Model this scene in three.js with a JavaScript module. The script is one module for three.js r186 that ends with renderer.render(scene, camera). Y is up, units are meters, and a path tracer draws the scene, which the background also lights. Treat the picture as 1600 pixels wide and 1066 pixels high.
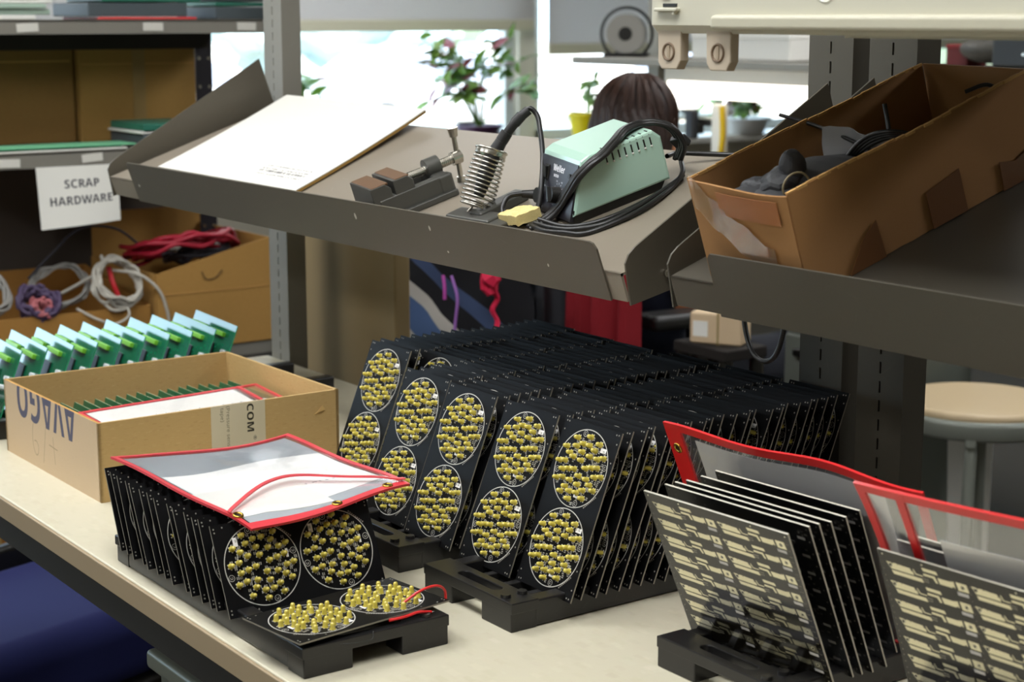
import * as THREE from 'three';
import { RoundedBoxGeometry } from 'three/addons/geometries/RoundedBoxGeometry.js';
import { mergeGeometries, mergeVertices, toCreasedNormals } from 'three/addons/utils/BufferGeometryUtils.js';
import { MarchingCubes } from 'three/addons/objects/MarchingCubes.js';
import { ImprovedNoise } from 'three/addons/math/ImprovedNoise.js';
import { RectAreaLightUniformsLib } from 'three/addons/lights/RectAreaLightUniformsLib.js';

// ---------- camera, sky, sun, lamps, exposure ----------
const B = 0.85;                       // height of the bench top above the floor
const scene = new THREE.Scene();
const FPX = 2690;                     // focal length in pixels of the 1600 x 1066 frame
const camera = new THREE.PerspectiveCamera(2 * Math.atan(533 / FPX) * 180 / Math.PI, 1600 / 1066, 0.05, 300);
camera.position.set(0, B + 0.575, 0);
camera.rotation.order = 'YXZ';
camera.rotation.set(-Math.atan(508 / FPX), 54.6 * Math.PI / 180, 0);
camera.focus = 1.78;
camera.userData.fStop = 9;
const renderer = new THREE.WebGLRenderer({ antialias: true });
renderer.toneMapping = THREE.LinearToneMapping;
renderer.toneMappingExposure = 1.25;
renderer.shadowMap.enabled = true;
RectAreaLightUniformsLib.init();
scene.background = new THREE.Color(0.58, 0.79, 1.0);
scene.backgroundIntensity = 4.6;
const sun = new THREE.DirectionalLight(0xfff4e2, 15);
sun.position.set(14, 26, 10); sun.target.position.set(-14, 0, -6);
sun.castShadow = true; sun.shadow.mapSize.set(2048, 2048); sun.shadow.radius = 1;
Object.assign(sun.shadow.camera, { left: -40, right: 40, top: 40, bottom: -40, near: 1, far: 120 });
sun.name = 'sun'; scene.add(sun, sun.target);
const LAMP_SPOTS = [[-2.45, -0.45], [-0.85, -0.45], [-2.45, -3.3], [0.2, -3.3], [-5.3, -0.45], [-5.3, -3.3], [-2.45, 1.8], [-0.4, 1.8]];
const LAMP_POWER = 9.0, LAMP_COLOR = 0xfbfdff, CEIL = 1.75;

// ---------- helpers ----------
let seed = 7;
const rnd = () => { seed = (seed * 1664525 + 1013904223) >>> 0; return seed / 4294967296; };
const rr = (a, b) => a + (b - a) * rnd();
const noise3 = new ImprovedNoise();
const V = (x, y, z) => new THREE.Vector3(x, y, z);
const names = {};
function numbered(n) { const k = names[n] = (names[n] ?? -1) + 1; return k ? n + '_' + String(k).padStart(3, '0') : n; }
function tag(o, label, category, group) { o.userData = { label, category }; if (group) o.userData.group = group; return o; }
function thing(name, label, category, [x, y, z] = [0, 0, 0], group) {   // y counts from the bench top
  const o = new THREE.Group(); o.name = numbered(name); o.position.set(x, y + B, z); scene.add(o);
  return tag(o, label, category, group);
}
function add(parent, name, geo, mat) { const m = new THREE.Mesh(geo, mat); m.name = name; m.castShadow = m.receiveShadow = true; parent.add(m); return m; }
function structure(name, geo, mat, pos = [0, 0, 0]) { const m = add(scene, name, geo, mat); m.position.set(pos[0], pos[1] + B, pos[2]); m.userData.kind = 'structure'; return m; }
function copy(src, pos, label, group) { const c = src.clone(); c.name = numbered(src.name.replace(/_\d+$/, '')); c.position.set(pos[0], pos[1] + B, pos[2]); c.userData = { ...src.userData }; if (label) c.userData.label = label; if (group) c.userData.group = group; scene.add(c); return c; }
const flat = (g) => { const n = g.index ? g.toNonIndexed() : g; for (const k of Object.keys(n.attributes)) if (!['position', 'normal', 'uv'].includes(k)) n.deleteAttribute(k); n.clearGroups(); return n; };
const at = (g, x = 0, y = 0, z = 0, rx = 0, ry = 0, rz = 0) => { if (rx || ry || rz) g.applyMatrix4(new THREE.Matrix4().makeRotationFromEuler(new THREE.Euler(rx, ry, rz))); g.translate(x, y, z); return g; };
const bx = (w, h, d, x, y, z, rx, ry, rz) => at(new THREE.BoxGeometry(w, h, d), x, y, z, rx, ry, rz);
const rb = (w, h, d, x, y, z, r = 0.003, s = 2) => at(new RoundedBoxGeometry(w, h, d, s, Math.min(r, w / 2.01, h / 2.01, d / 2.01)), x, y, z);
const cyl = (r0, r1, h, x, y, z, rx, ry, rz, n = 20) => at(new THREE.CylinderGeometry(r0, r1, h, n), x, y, z, rx, ry, rz);
const merge = (...gs) => mergeGeometries(gs.flat().map(flat));
const curve = (pts) => new THREE.CatmullRomCurve3(pts.map((p) => p.isVector3 ? p : V(...p)));
const tube = (pts, r, seg = 40, rs = 8, closed = false) => { const c = curve(pts); c.closed = closed; return new THREE.TubeGeometry(c, seg, r, rs, closed); };
const uvm = (g0) => {                 // uv in metres, by the side a face looks to
  const g = flat(g0), p = g.attributes.position, n = g.attributes.normal, uv = new Float32Array(p.count * 2);
  for (let i = 0; i < p.count; i += 3) {
    const nx = Math.abs(n.getX(i) + n.getX(i + 1) + n.getX(i + 2)), ny = Math.abs(n.getY(i) + n.getY(i + 1) + n.getY(i + 2)), nz = Math.abs(n.getZ(i) + n.getZ(i + 1) + n.getZ(i + 2));
    for (let k = i; k < i + 3; k++) {
      const x = p.getX(k), y = p.getY(k), z = p.getZ(k);
      uv.set(ny >= nx && ny >= nz ? [x, z] : nx >= nz ? [z, y] : [x, y], k * 2);
    }
  }
  g.setAttribute('uv', new THREE.BufferAttribute(uv, 2)); return g;
};
const shape = (pts, holes = []) => { const s = new THREE.Shape(pts.map((p) => new THREE.Vector2(...p))); for (const h of holes) s.holes.push(new THREE.Path(h.map((p) => new THREE.Vector2(...p)))); return s; };
const prism = (s, depth, bevel = 0) => new THREE.ExtrudeGeometry(s instanceof THREE.Shape ? s : shape(s), { depth, curveSegments: 12, bevelEnabled: bevel > 0, bevelSize: bevel, bevelThickness: bevel, bevelSegments: 2 });
function slab(nx, ny, f, th) {        // a thick sheet: f(u, v) -> [x, y, z] of its middle, th metres thick
  const pos = [], uv = [], idx = [], N = (nx + 1) * (ny + 1);
  const c01 = (x) => Math.min(1, Math.max(0, x)), P = (u, v) => V(...f(c01(u), c01(v)));
  for (const s of [1, -1]) for (let j = 0; j <= ny; j++) for (let i = 0; i <= nx; i++) {
    const u = i / nx, v = j / ny, e = 1e-3, n = P(u + e, v).sub(P(u - e, v)).cross(P(u, v + e).sub(P(u, v - e))).normalize(), p = P(u, v).addScaledVector(n, s * th / 2);
    pos.push(p.x, p.y, p.z); uv.push(u, v);
  }
  const q = (a, b, c, d) => idx.push(a, b, c, a, c, d), id = (i, j) => j * (nx + 1) + i;
  for (let j = 0; j < ny; j++) for (let i = 0; i < nx; i++) {
    q(id(i, j), id(i + 1, j), id(i + 1, j + 1), id(i, j + 1));
    q(N + id(i, j), N + id(i, j + 1), N + id(i + 1, j + 1), N + id(i + 1, j));
  }
  for (let i = 0; i < nx; i++) { q(id(i, 0), N + id(i, 0), N + id(i + 1, 0), id(i + 1, 0)); q(id(i, ny), id(i + 1, ny), N + id(i + 1, ny), N + id(i, ny)); }
  for (let j = 0; j < ny; j++) { q(id(0, j), id(0, j + 1), N + id(0, j + 1), N + id(0, j)); q(id(nx, j), N + id(nx, j), N + id(nx, j + 1), id(nx, j + 1)); }
  const g = new THREE.BufferGeometry();
  g.setAttribute('position', new THREE.Float32BufferAttribute(pos, 3)); g.setAttribute('uv', new THREE.Float32BufferAttribute(uv, 2)); g.setIndex(idx);
  return toCreasedNormals(g, 0.7);
}
function meshField(fn, lo, size, res) {   // marching cubes over fn (distance, < 0 inside)
  const mc = new MarchingCubes(res, new THREE.MeshBasicMaterial(), false, false, 200000), c = res / 2;
  const half = size / 2, cx = lo[0] + half, cy = lo[1] + half, cz = lo[2] + half;
  for (let k = 0; k < res; k++) for (let j = 0; j < res; j++) for (let i = 0; i < res; i++)
    mc.field[i + j * res + k * res * res] = -fn(cx + (i - c) / c * half, cy + (j - c) / c * half, cz + (k - c) / c * half);
  mc.isolation = 0; mc.update();
  const g = new THREE.BufferGeometry(), n = mc.count;
  const p = Float32Array.from(mc.positionArray.slice(0, n * 3)); for (let i = 0; i < n; i++) { p[3 * i] = cx + p[3 * i] * half; p[3 * i + 1] = cy + p[3 * i + 1] * half; p[3 * i + 2] = cz + p[3 * i + 2] * half; }
  g.setAttribute('position', new THREE.BufferAttribute(p, 3)); 
  g.setAttribute('uv', new THREE.BufferAttribute(new Float32Array(n * 2), 2));
  const w = mergeVertices((g.deleteAttribute('uv'), g), 1e-5); w.computeVertexNormals();
  w.setAttribute('uv', new THREE.BufferAttribute(new Float32Array(w.attributes.position.count * 2), 2)); return w;
}
// textures
function canvas(w, h, draw) { const c = document.createElement('canvas'); c.width = w; c.height = h; draw(c.getContext('2d'), w, h); return c; }
function ctex(c, metres, srgb = true) { const t = new THREE.CanvasTexture(c); if (srgb) t.colorSpace = THREE.SRGBColorSpace; t.wrapS = t.wrapT = metres ? THREE.RepeatWrapping : THREE.ClampToEdgeWrapping; if (metres) t.repeat.set(1 / metres, 1 / metres); t.anisotropy = 8; return t; }
function speckle(base, tones, n, size, w = 512, extra) {
  return canvas(w, w, (g) => {
    g.fillStyle = base; g.fillRect(0, 0, w, w);
    for (let i = 0; i < n; i++) { g.globalAlpha = rr(0.04, 0.22); g.fillStyle = tones[Math.floor(rnd() * tones.length)]; const s = rr(size[0], size[1]), a = size[2] ?? 1; g.fillRect(rr(-5, w), rr(-5, w), s * a, s); }
    g.globalAlpha = 1; extra?.(g, w);
  });
}
const scratches = (n, col, len) => (g, w) => { g.strokeStyle = col; for (let i = 0; i < n; i++) { g.globalAlpha = rr(0.06, 0.3); g.lineWidth = rr(0.4, 1.3); g.beginPath(); const x = rr(0, w), y = rr(0, w), a = rr(0, 6.28), l = rr(len * 0.2, len); g.moveTo(x, y); g.lineTo(x + l * Math.cos(a), y + l * Math.sin(a)); g.stroke(); } g.globalAlpha = 1; };
const std = (color, roughness = 0.6, metalness = 0, o = {}) => new THREE.MeshPhysicalMaterial({ color, roughness, metalness, side: THREE.DoubleSide, ...o });
const cardTex = ctex(speckle('#ba9a63', ['#8c6a38', '#d9bd8a', '#a58050', '#caa873'], 2600, [1, 3, 5], 512), 0.22);
const cardBump = ctex(canvas(256, 256, (g) => { for (let x = 0; x < 256; x += 8) { g.fillStyle = '#777'; g.fillRect(x, 0, 4, 256); g.fillStyle = '#888'; g.fillRect(x + 4, 0, 4, 256); } }), 0.12, false);
const topTex = ctex(speckle('#c6bfa8', ['#b3aa8f', '#d6cfba', '#bcb399'], 1800, [2, 9, 2], 512, scratches(40, '#b0a689', 60)), 0.5);
const greyTex = ctex(speckle('#8a867c', ['#7b776d', '#97938a', '#6e6a62'], 1500, [1, 4, 1], 512, scratches(46, '#b5b2a6', 40)), 0.25);
const plasticTex = ctex(speckle('#1d1c1c', ['#131212', '#2a2828', '#383534'], 1400, [1, 4, 2], 512, scratches(120, '#57534e', 50)), 0.18);
const fabricTex = ctex(canvas(128, 128, (g) => { g.fillStyle = '#fff'; g.fillRect(0, 0, 128, 128); for (let i = 0; i < 128; i += 4) { g.fillStyle = i % 8 ? '#cfcfcf' : '#e8e8e8'; g.fillRect(i, 0, 2, 128); g.globalAlpha = 0.5; g.fillRect(0, i, 128, 2); g.globalAlpha = 1; } }), 0.03);
const M = {
  card: std(0xffffff, 0.9, 0, { map: cardTex, bumpMap: cardBump, bumpScale: 0.0002 }),
  cardPale: std(0xe7d2b8, 0.88, 0, { map: ctex(speckle('#c2a67c', ['#a78b62', '#d8c29c', '#b99a6c'], 2400, [1, 3, 5], 512), 0.22) }),
  cardEdge: std(0xb98d4e, 0.95),
  top: std(0xffffff, 0.42, 0, { map: topTex }),
  topEdge: std(0x9d8a6c, 0.55, 0, {}),
  grey: std(0xffffff, 0.5, 0.25, { map: greyTex }),
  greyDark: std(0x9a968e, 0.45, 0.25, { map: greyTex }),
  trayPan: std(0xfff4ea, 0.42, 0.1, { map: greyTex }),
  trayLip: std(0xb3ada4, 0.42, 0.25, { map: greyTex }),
  frame: std(0x4d4944, 0.5, 0.3, { map: greyTex }),
  rackPlastic: std(0xffffff, 0.28, 0, { map: plasticTex }),
  black: std(0x14130f, 0.42), rubber: std(0x1b1a19, 0.5), cord: std(0x1d1c1b, 0.38),
  steel: std(0xc4c0b6, 0.26, 1), iron: std(0x5a5954, 0.42, 0.55), brass: std(0xc09a45, 0.25, 1),
  white: std(0xe9e7e0, 0.6), paper: std(0xf3f1ea, 0.85), cream: std(0xc2beab, 0.42),
  red: std(0xd61a1c, 0.4, 0, { clearcoat: 0.4, clearcoatRoughness: 0.35 }),
  redPale: std(0xe6404a, 0.4, 0, { clearcoat: 0.5, clearcoatRoughness: 0.3, transmission: 0.15, thickness: 0 }),
  vinyl: new THREE.MeshPhysicalMaterial({ color: 0xffffff, roughness: 0.12, transmission: 1, thickness: 0, ior: 1.5, side: THREE.DoubleSide }),
  glass: new THREE.MeshPhysicalMaterial({ color: 0xffffff, roughness: 0.02, transmission: 1, thickness: 0, ior: 1.5, side: THREE.DoubleSide }),
  led: std(0xd0bf52, 0.2, 0, { clearcoat: 0.8, clearcoatRoughness: 0.1 }), ledBase: std(0xd8d4c4, 0.4),
  boardEdge: std(0x8b8577, 0.6), fabricBlue: std(0x1a2260, 0.9, 0, { map: fabricTex, sheen: 0.4 }),
  greenBoard: std(0x0c6b45, 0.22, 0, { clearcoat: 0.7, clearcoatRoughness: 0.12 }),
};
// the tilted frame of the shelf trays: x along the bench, s up the slope, h off its surface
const TILT = 19 * Math.PI / 180, SN = Math.sin(TILT), CN = Math.cos(TILT);
const T = (x, s, h = 0) => [x, 0.339 + s * SN + h * CN, -1.07 - s * CN + h * SN];
const onTray = (o, r = 0) => { o.rotation.set(TILT, r, 0); return o; };
const rel = (pts, o) => pts.map((p) => V(p[0] - o[0], p[1] - o[1], p[2] - o[2]));

// ---------- the room ----------
const XL = -6.5, XR = 3.2, ZB = -9.2, ZF = 3.4, FL = -B;
const wallMat = std(0xd9d5ca, 0.85, 0, { map: ctex(speckle('#f4f2ec', ['#e6e3da', '#ffffff'], 900, [2, 7, 1], 256), 0.4) });
const carpet = std(0x5b5750, 0.95, 0, { map: ctex(speckle('#c9c4ba', ['#8d887e', '#f0ece2', '#6f6a62'], 3000, [1, 3, 1], 256), 0.12) });
const ceilMat = std(0xdcd9d0, 0.9, 0, { map: ctex(canvas(256, 256, (g) => { g.fillStyle = '#f2f0e8'; g.fillRect(0, 0, 256, 256); for (let i = 0; i < 900; i++) { g.fillStyle = '#b9b6ac'; g.fillRect(rr(0, 256), rr(0, 256), 1.4, 1.4); } g.strokeStyle = '#c8c6bd'; g.lineWidth = 6; g.strokeRect(0, 0, 256, 256); }), 0.6) });
structure('floor', uvm(bx(XR - XL + 0.4, 0.1, ZF - ZB + 0.4, (XR + XL) / 2, FL - 0.05, (ZF + ZB) / 2)), carpet);
structure('ceiling', uvm(bx(XR - XL + 0.4, 0.12, ZF - ZB + 0.4, (XR + XL) / 2, CEIL + 0.06, (ZF + ZB) / 2)), ceilMat);
structure('wall_back', uvm(bx(XR - XL + 0.4, CEIL - FL, 0.15, (XR + XL) / 2, (CEIL + FL) / 2, ZB - 0.075)), wallMat);
structure('wall_front', uvm(bx(XR - XL + 0.4, CEIL - FL, 0.15, (XR + XL) / 2, (CEIL + FL) / 2, ZF + 0.075)), wallMat);
structure('wall_right', uvm(bx(0.15, CEIL - FL, ZF - ZB, XR + 0.075, (CEIL + FL) / 2, (ZF + ZB) / 2)), wallMat);
// the window wall: a sill wall, a head, and piers between three openings
const SILL = 0.0, HEAD = 1.5, OPEN = [[-1.5, 2.7], [-4.66, -1.58], [-8.7, -4.75]];
const wl = [bx(0.15, SILL - FL, ZF - ZB, XL - 0.075, (SILL + FL) / 2, (ZF + ZB) / 2), bx(0.15, CEIL - HEAD, ZF - ZB, XL - 0.075, (CEIL + HEAD) / 2, (ZF + ZB) / 2)];
for (const [a, b] of [[ZB, -8.7], [-4.75, -4.66], [-1.58, -1.5], [2.7, ZF]]) wl.push(bx(0.15, HEAD - SILL, b - a, XL - 0.075, (HEAD + SILL) / 2, (a + b) / 2));
structure('wall_left', uvm(merge(wl)), wallMat);
const alu = std(0xc9cbc8, 0.45, 0.3);
OPEN.forEach(([a, b], i) => {
  const w = new THREE.Group(); w.name = 'window_' + (i + 1); w.position.set(XL - 0.07, B, 0); w.userData.kind = 'structure'; scene.add(w);
  const fr = [bx(0.06, 0.05, b - a, 0, SILL + 0.025, (a + b) / 2), bx(0.06, 0.05, b - a, 0, HEAD - 0.025, (a + b) / 2), bx(0.06, HEAD - SILL, 0.05, 0, (HEAD + SILL) / 2, a + 0.025), bx(0.06, HEAD - SILL, 0.05, 0, (HEAD + SILL) / 2, b - 0.025)];
  add(w, 'window_frame', merge(fr), alu);
  const n = 2;
  for (let k = 0; k < n; k++) {
    const c0 = a + 0.05 + (b - a - 0.1) * k / n, c1 = a + 0.05 + (b - a - 0.1) * (k + 1) / n;
    add(w, 'pane', bx(0.004, HEAD - SILL - 0.1, c1 - c0, 0, (HEAD + SILL) / 2, (c0 + c1) / 2), M.glass);
    if (k && i === 0) add(w, 'mullion', bx(0.06, HEAD - SILL, 0.05, 0, (HEAD + SILL) / 2, c0), alu);
  }
});
structure('trim_1', rb(0.26, 0.03, ZF - ZB - 0.02, XL + 0.13, SILL - 0.01, (ZF + ZB) / 2, 0.006), M.white);   // the window sill
structure('baseboard_left', bx(0.02, 0.1, ZF - ZB, XL + 0.01, FL + 0.05, (ZF + ZB) / 2), std(0x4a4743, 0.6));

// ceiling lamps: a troffer with a glowing diffuser, and an area light of its size just below
const lampMat = std(0xffffff, 0.6, 0, { emissive: LAMP_COLOR, emissiveIntensity: 2.2 });
for (const [x, z] of LAMP_SPOTS) {
  const t = thing('ceiling_lamp', 'recessed fluorescent ceiling panel above the workshop', 'lamp', [x, CEIL - 0.03, z], 'ceiling panels');
  add(t, 'housing', merge(bx(1.24, 0.03, 0.03, 0, 0.012, 0.3), bx(1.24, 0.03, 0.03, 0, 0.012, -0.3), bx(0.03, 0.03, 0.57, 0.605, 0.012, 0), bx(0.03, 0.03, 0.57, -0.605, 0.012, 0)), M.white);
  add(t, 'diffuser', bx(1.18, 0.01, 0.57, 0, 0.018, 0), lampMat);
  const l = new THREE.RectAreaLight(LAMP_COLOR, LAMP_POWER, 1.18, 0.57); l.position.set(0, 0.005, 0); l.rotation.x = -Math.PI / 2; t.add(l);
}
// roller blinds
const blindMat = std(0xe4e0dd, 0.9, 0, { transmission: 0.36, thickness: 0, map: fabricTex }), hemMat = std(0xc9c5ae, 0.7);
function blind(z0, z1, y, label) {
  const t = thing('roller_blind', label, 'blind', [XL + 0.035, y, (z0 + z1) / 2]);
  add(t, 'fabric', bx(0.004, HEAD - y - 0.03, z1 - z0, 0, (HEAD - y + 0.05) / 2, 0), blindMat);
  add(t, 'hem_bar', rb(0.016, 0.05, z1 - z0, 0, 0.026, 0, 0.005), hemMat);
  add(t, 'roller', cyl(0.03, 0.03, z1 - z0 + 0.02, 0, HEAD - y + 0.01, 0, Math.PI / 2), blindMat);
}
blind(-4.715, -1.6, 0.508, 'grey roller blind with olive hem left of the white window mullion');
blind(-1.44, 2.64, 0.95, 'grey roller blind drawn up high at the left end of the window wall');
blind(-8.6, -4.80, 0.398, 'grey roller blind hanging lower, right of the white window mullion');

// ---------- outdoors ----------
const OUT = -1.45;
const gnd = structure('ground', uvm(bx(110, 0.2, 150, XL - 55.3, OUT - 0.1, -20)), std(0xc4c1b8, 0.9, 0, { map: ctex(speckle('#e9e7e1', ['#cfccc4', '#ffffff', '#bab7b0'], 1500, [2, 8, 1], 256), 2) }));
function lump(r, n, amp, f, s) { const g = new THREE.IcosahedronGeometry(r, n), p = g.attributes.position; for (let i = 0; i < p.count; i++) { const v = V(p.getX(i), p.getY(i), p.getZ(i)), k = 1 + amp * noise3.noise(v.x * f + s, v.y * f, v.z * f) + amp * 0.5 * noise3.noise(v.x * f * 3, v.y * f * 3 + s, v.z * f * 3); p.setXYZ(i, v.x * k, v.y * k, v.z * k); } g.computeVertexNormals(); return g; }
const leafMats = [std(0xa3b8a6, 0.9), std(0xb4c6b4, 0.9), std(0x9db0b4, 0.9)], bark = std(0x5b4a3a, 0.9);
[[-36, -7.5, 2.0], [-42, -14, 2.3], [-34, -19, 1.9], [-43, -25, 2.4], [-36, -31.5, 2.1], [-44, -38, 2.5], [-37, -45, 2.2], [-42, -1.5, 2.3], [-43, -52, 2.4]].forEach(([x, z, r], i) => {
  const t = thing('tree', ['rounded pale green tree far beyond the window, first from the left', 'broad green tree behind the parked white car', 'blue green shrub tree beyond the car park', 'tall pale tree behind the window plant', 'leafy tree behind the white mullion', 'large tree beyond the second window', 'rounded tree above the person with dark hair', 'tree hidden mostly by the metal rack', 'tree at the far right end of the car park'][i], 'tree', [x, OUT, z]);
  add(t, 'crown', merge(at(lump(r, 3, 0.5, 0.9, i), 0, r * 0.95, 0), at(lump(r * 0.7, 3, 0.5, 1.2, i + 5), 0.4, r * 1.3, r * 0.9), at(lump(r * 0.7, 3, 0.5, 1.2, i + 9), 0.2, r * 0.8, -r * 0.9)), leafMats[i % 3]);
  add(t, 'trunk', cyl(0.16, 0.2, r, 0, r * 0.4, 0), bark);
});
const carGlass = std(0x8b93a6, 0.1, 0, { clearcoat: 1 }), tyre = std(0x222222, 0.8);
function car(x, z, turn, paint, label) {
  const t = thing('car', label, 'car', [x, OUT, z]); t.rotation.y = turn;
  add(t, 'body', at(prism([[-2.2, 0.3], [2.2, 0.3], [2.25, 0.6], [2.1, 0.82], [1.25, 0.92], [0.5, 1.42], [-1.0, 1.45], [-1.75, 1.0], [-2.2, 0.92]], 1.6, 0.06), 0, 0, -0.8), paint);
  add(t, 'window', at(prism([[1.0, 0.95], [0.45, 1.34], [-0.95, 1.37], [-1.5, 1.0]], 1.74, 0.005), 0, 0, -0.87), carGlass);
  for (const [a, b] of [[1.35, 0.75], [1.35, -0.75], [-1.35, 0.75], [-1.35, -0.75]]) add(t, 'wheel', cyl(0.32, 0.32, 0.22, a, 0.32, b, Math.PI / 2), tyre);
}
const cw = std(0xf1f1ee, 0.25, 0, { clearcoat: 1 }), cs = std(0xc6cad2, 0.3, 0.3, { clearcoat: 1 });
car(-25, -11.2, 1.5, cw, 'white car parked outside behind the left part of the window');
car(-25.6, -16.4, 1.55, cs, 'silver car parked outside behind the red and green window plant');
car(-26.5, -22.5, 1.55, cw, 'white car parked outside just right of the mullion');
car(-24.6, -5.8, 1.52, cs, 'silver car parked outside beside the left metal rack');

// ---------- the workbench ----------
const bench = thing('workbench', 'long beige laminate workbench with grey slotted steel uprights', 'workbench', [0, 0, 0]);
const BX0 = -2.62, BX1 = 0.15, BZ0 = -1.345, BZ1 = -0.665;
add(bench, 'worktop', uvm(rb(BX1 - BX0, 0.026, BZ1 - BZ0 - 0.003, (BX0 + BX1) / 2, -0.013, (BZ0 + BZ1 - 0.003) / 2, 0.002)), M.top);
add(bench, 'front_edge', rb(BX1 - BX0, 0.025, 0.004, (BX0 + BX1) / 2, -0.0135, BZ1 - 0.001, 0.0015), M.topEdge).userData.label = 'brown front edging';
add(bench, 'apron', uvm(merge(bx(BX1 - BX0, 0.032, 0.003, (BX0 + BX1) / 2, -0.042, BZ1 - 0.005), bx(BX1 - BX0, 0.003, 0.04, (BX0 + BX1) / 2, -0.057, BZ1 - 0.025))), M.frame);
for (const [x, z] of [[BX0 + 0.04, BZ0 + 0.05], [BX0 + 0.04, BZ1 - 0.06], [-0.1, BZ0 + 0.05], [-0.1, BZ1 - 0.06]]) add(bench, 'leg', bx(0.05, B - 0.026, 0.05, x, -(B + 0.026) / 2, z), M.frame);
function upright(x0, x1, mat) {          // a channel post with a column of slots in its front face
  const w = x1 - x0, y0 = -0.25, y1 = 1.05, holes = [];
  for (let y = y0 + 0.02; y < y1 - 0.03; y += 0.0207) holes.push([[w / 2 - 0.0013, y], [w / 2 + 0.0013, y], [w / 2 + 0.0013, y + 0.0125], [w / 2 - 0.0013, y + 0.0125]]);
  const face = prism(shape([[0, y0], [w, y0], [w, y1], [0, y1]], holes), 0.002);
  const g = merge(at(face, x0, 0, BZ0 - 0.002), bx(0.002, y1 - y0, 0.033, x0 + 0.001, (y0 + y1) / 2, BZ0 - 0.0185), bx(0.002, y1 - y0, 0.033, x1 - 0.001, (y0 + y1) / 2, BZ0 - 0.0185));
  const m = add(bench, 'upright', uvm(g), mat);
  add(m, 'inner_channel', bx(w - 0.006, y1 - y0 - 0.01, 0.012, (x0 + x1) / 2, (y0 + y1) / 2, BZ0 - 0.027), M.black);
  return m;
}
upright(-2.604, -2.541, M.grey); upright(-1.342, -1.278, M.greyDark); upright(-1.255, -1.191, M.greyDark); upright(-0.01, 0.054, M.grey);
add(bench, 'back_rail', bx(BX1 - BX0, 0.05, 0.02, (BX0 + BX1) / 2, -0.06, BZ0 - 0.02), M.frame);

// tilted shelf trays hung from the uprights
function tray(x0, x1, lip0, lip1, b0, b1, lift, pan, lip, label) {
  const o = T(0, 0, lift), t = thing('tilted_shelf', label, 'shelf', o); onTray(t);
  // local: x, y = h, z = -s
  const panG = [bx(x1 - x0, 0.003, 0.285, (x0 + x1) / 2, -0.0015, -0.1125), bx(x1 - x0, 0.03, 0.003, (x0 + x1) / 2, -0.015, 0.0285), bx(x1 - x0, 0.022, 0.003, (x0 + x1) / 2, -0.012, -0.254)];
  add(t, 'pan', uvm(merge(panG)), pan);
  const c = 0.008, L0 = lip0, L1 = lip1;
  add(t, 'lip', uvm(at(prism([[L0, -0.031], [L1 + 0.0, -0.031], [L1 - 0.002, 0.024], [L1 - 0.006, 0.030], [L1 - 0.012, 0.0315], [L0 + 0.004, 0.0315], [L0, 0.027]], 0.0022), 0, 0, 0.0302)), lip);
  for (const b of [b0, b1]) {
    const s = shape([[-0.029, -0.034], [-0.023, 0.008], [-0.016, 0.015], [-0.006, 0.019], [0.262, 0.074], [0.285, 0.079], [0.285, -0.04], [0.06, -0.044]]);
    const g = at(prism(s, 0.0022), 0, 0, 0); g.rotateY(Math.PI / 2); g.translate(b, 0, 0);   // shape x -> -z
    const m = add(t, 'end_bracket', uvm(g), lip);
    add(m, 'bolt', at(merge(cyl(0.004, 0.0045, 0.003, 0, 0, 0, 0, 0, Math.PI / 2, 12), cyl(0.0022, 0.0022, 0.005, 0, 0, 0, 0, 0, Math.PI / 2, 6)), b + 0.004, -0.021, -0.022), M.steel);
  }
  return t;
}
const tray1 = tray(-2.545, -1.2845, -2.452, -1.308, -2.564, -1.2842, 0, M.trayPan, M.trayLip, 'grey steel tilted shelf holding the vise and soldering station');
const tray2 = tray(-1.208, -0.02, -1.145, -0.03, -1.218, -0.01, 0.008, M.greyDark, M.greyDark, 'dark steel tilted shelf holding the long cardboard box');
// worn end rail with a long slot at the right end of the first tray
add(tray1, 'end_rail', uvm(rb(0.005, 0.007, 0.235, -1.2975, 0.003, -0.112, 0.002)), M.trayPan);
{ const chips = []; for (const [x, h, sx, sy] of [[-1.78, 0.012, 0.005, 0.009], [-1.615, 0.014, 0.004, 0.007], [-1.59, -0.012, 0.004, 0.003], [-1.40, -0.004, 0.003, 0.004], [-2.43, -0.004, 0.006, 0.005]]) chips.push(at(new THREE.CircleGeometry(1, 6).scale(sx * 0.5, sy * 0.5, 1), x, h, 0.0327)); add(tray1, 'paint_chip', merge(chips), std(0xc9c4b8, 0.6)).userData.label = 'pale chips in the paint of the lip'; }

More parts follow.
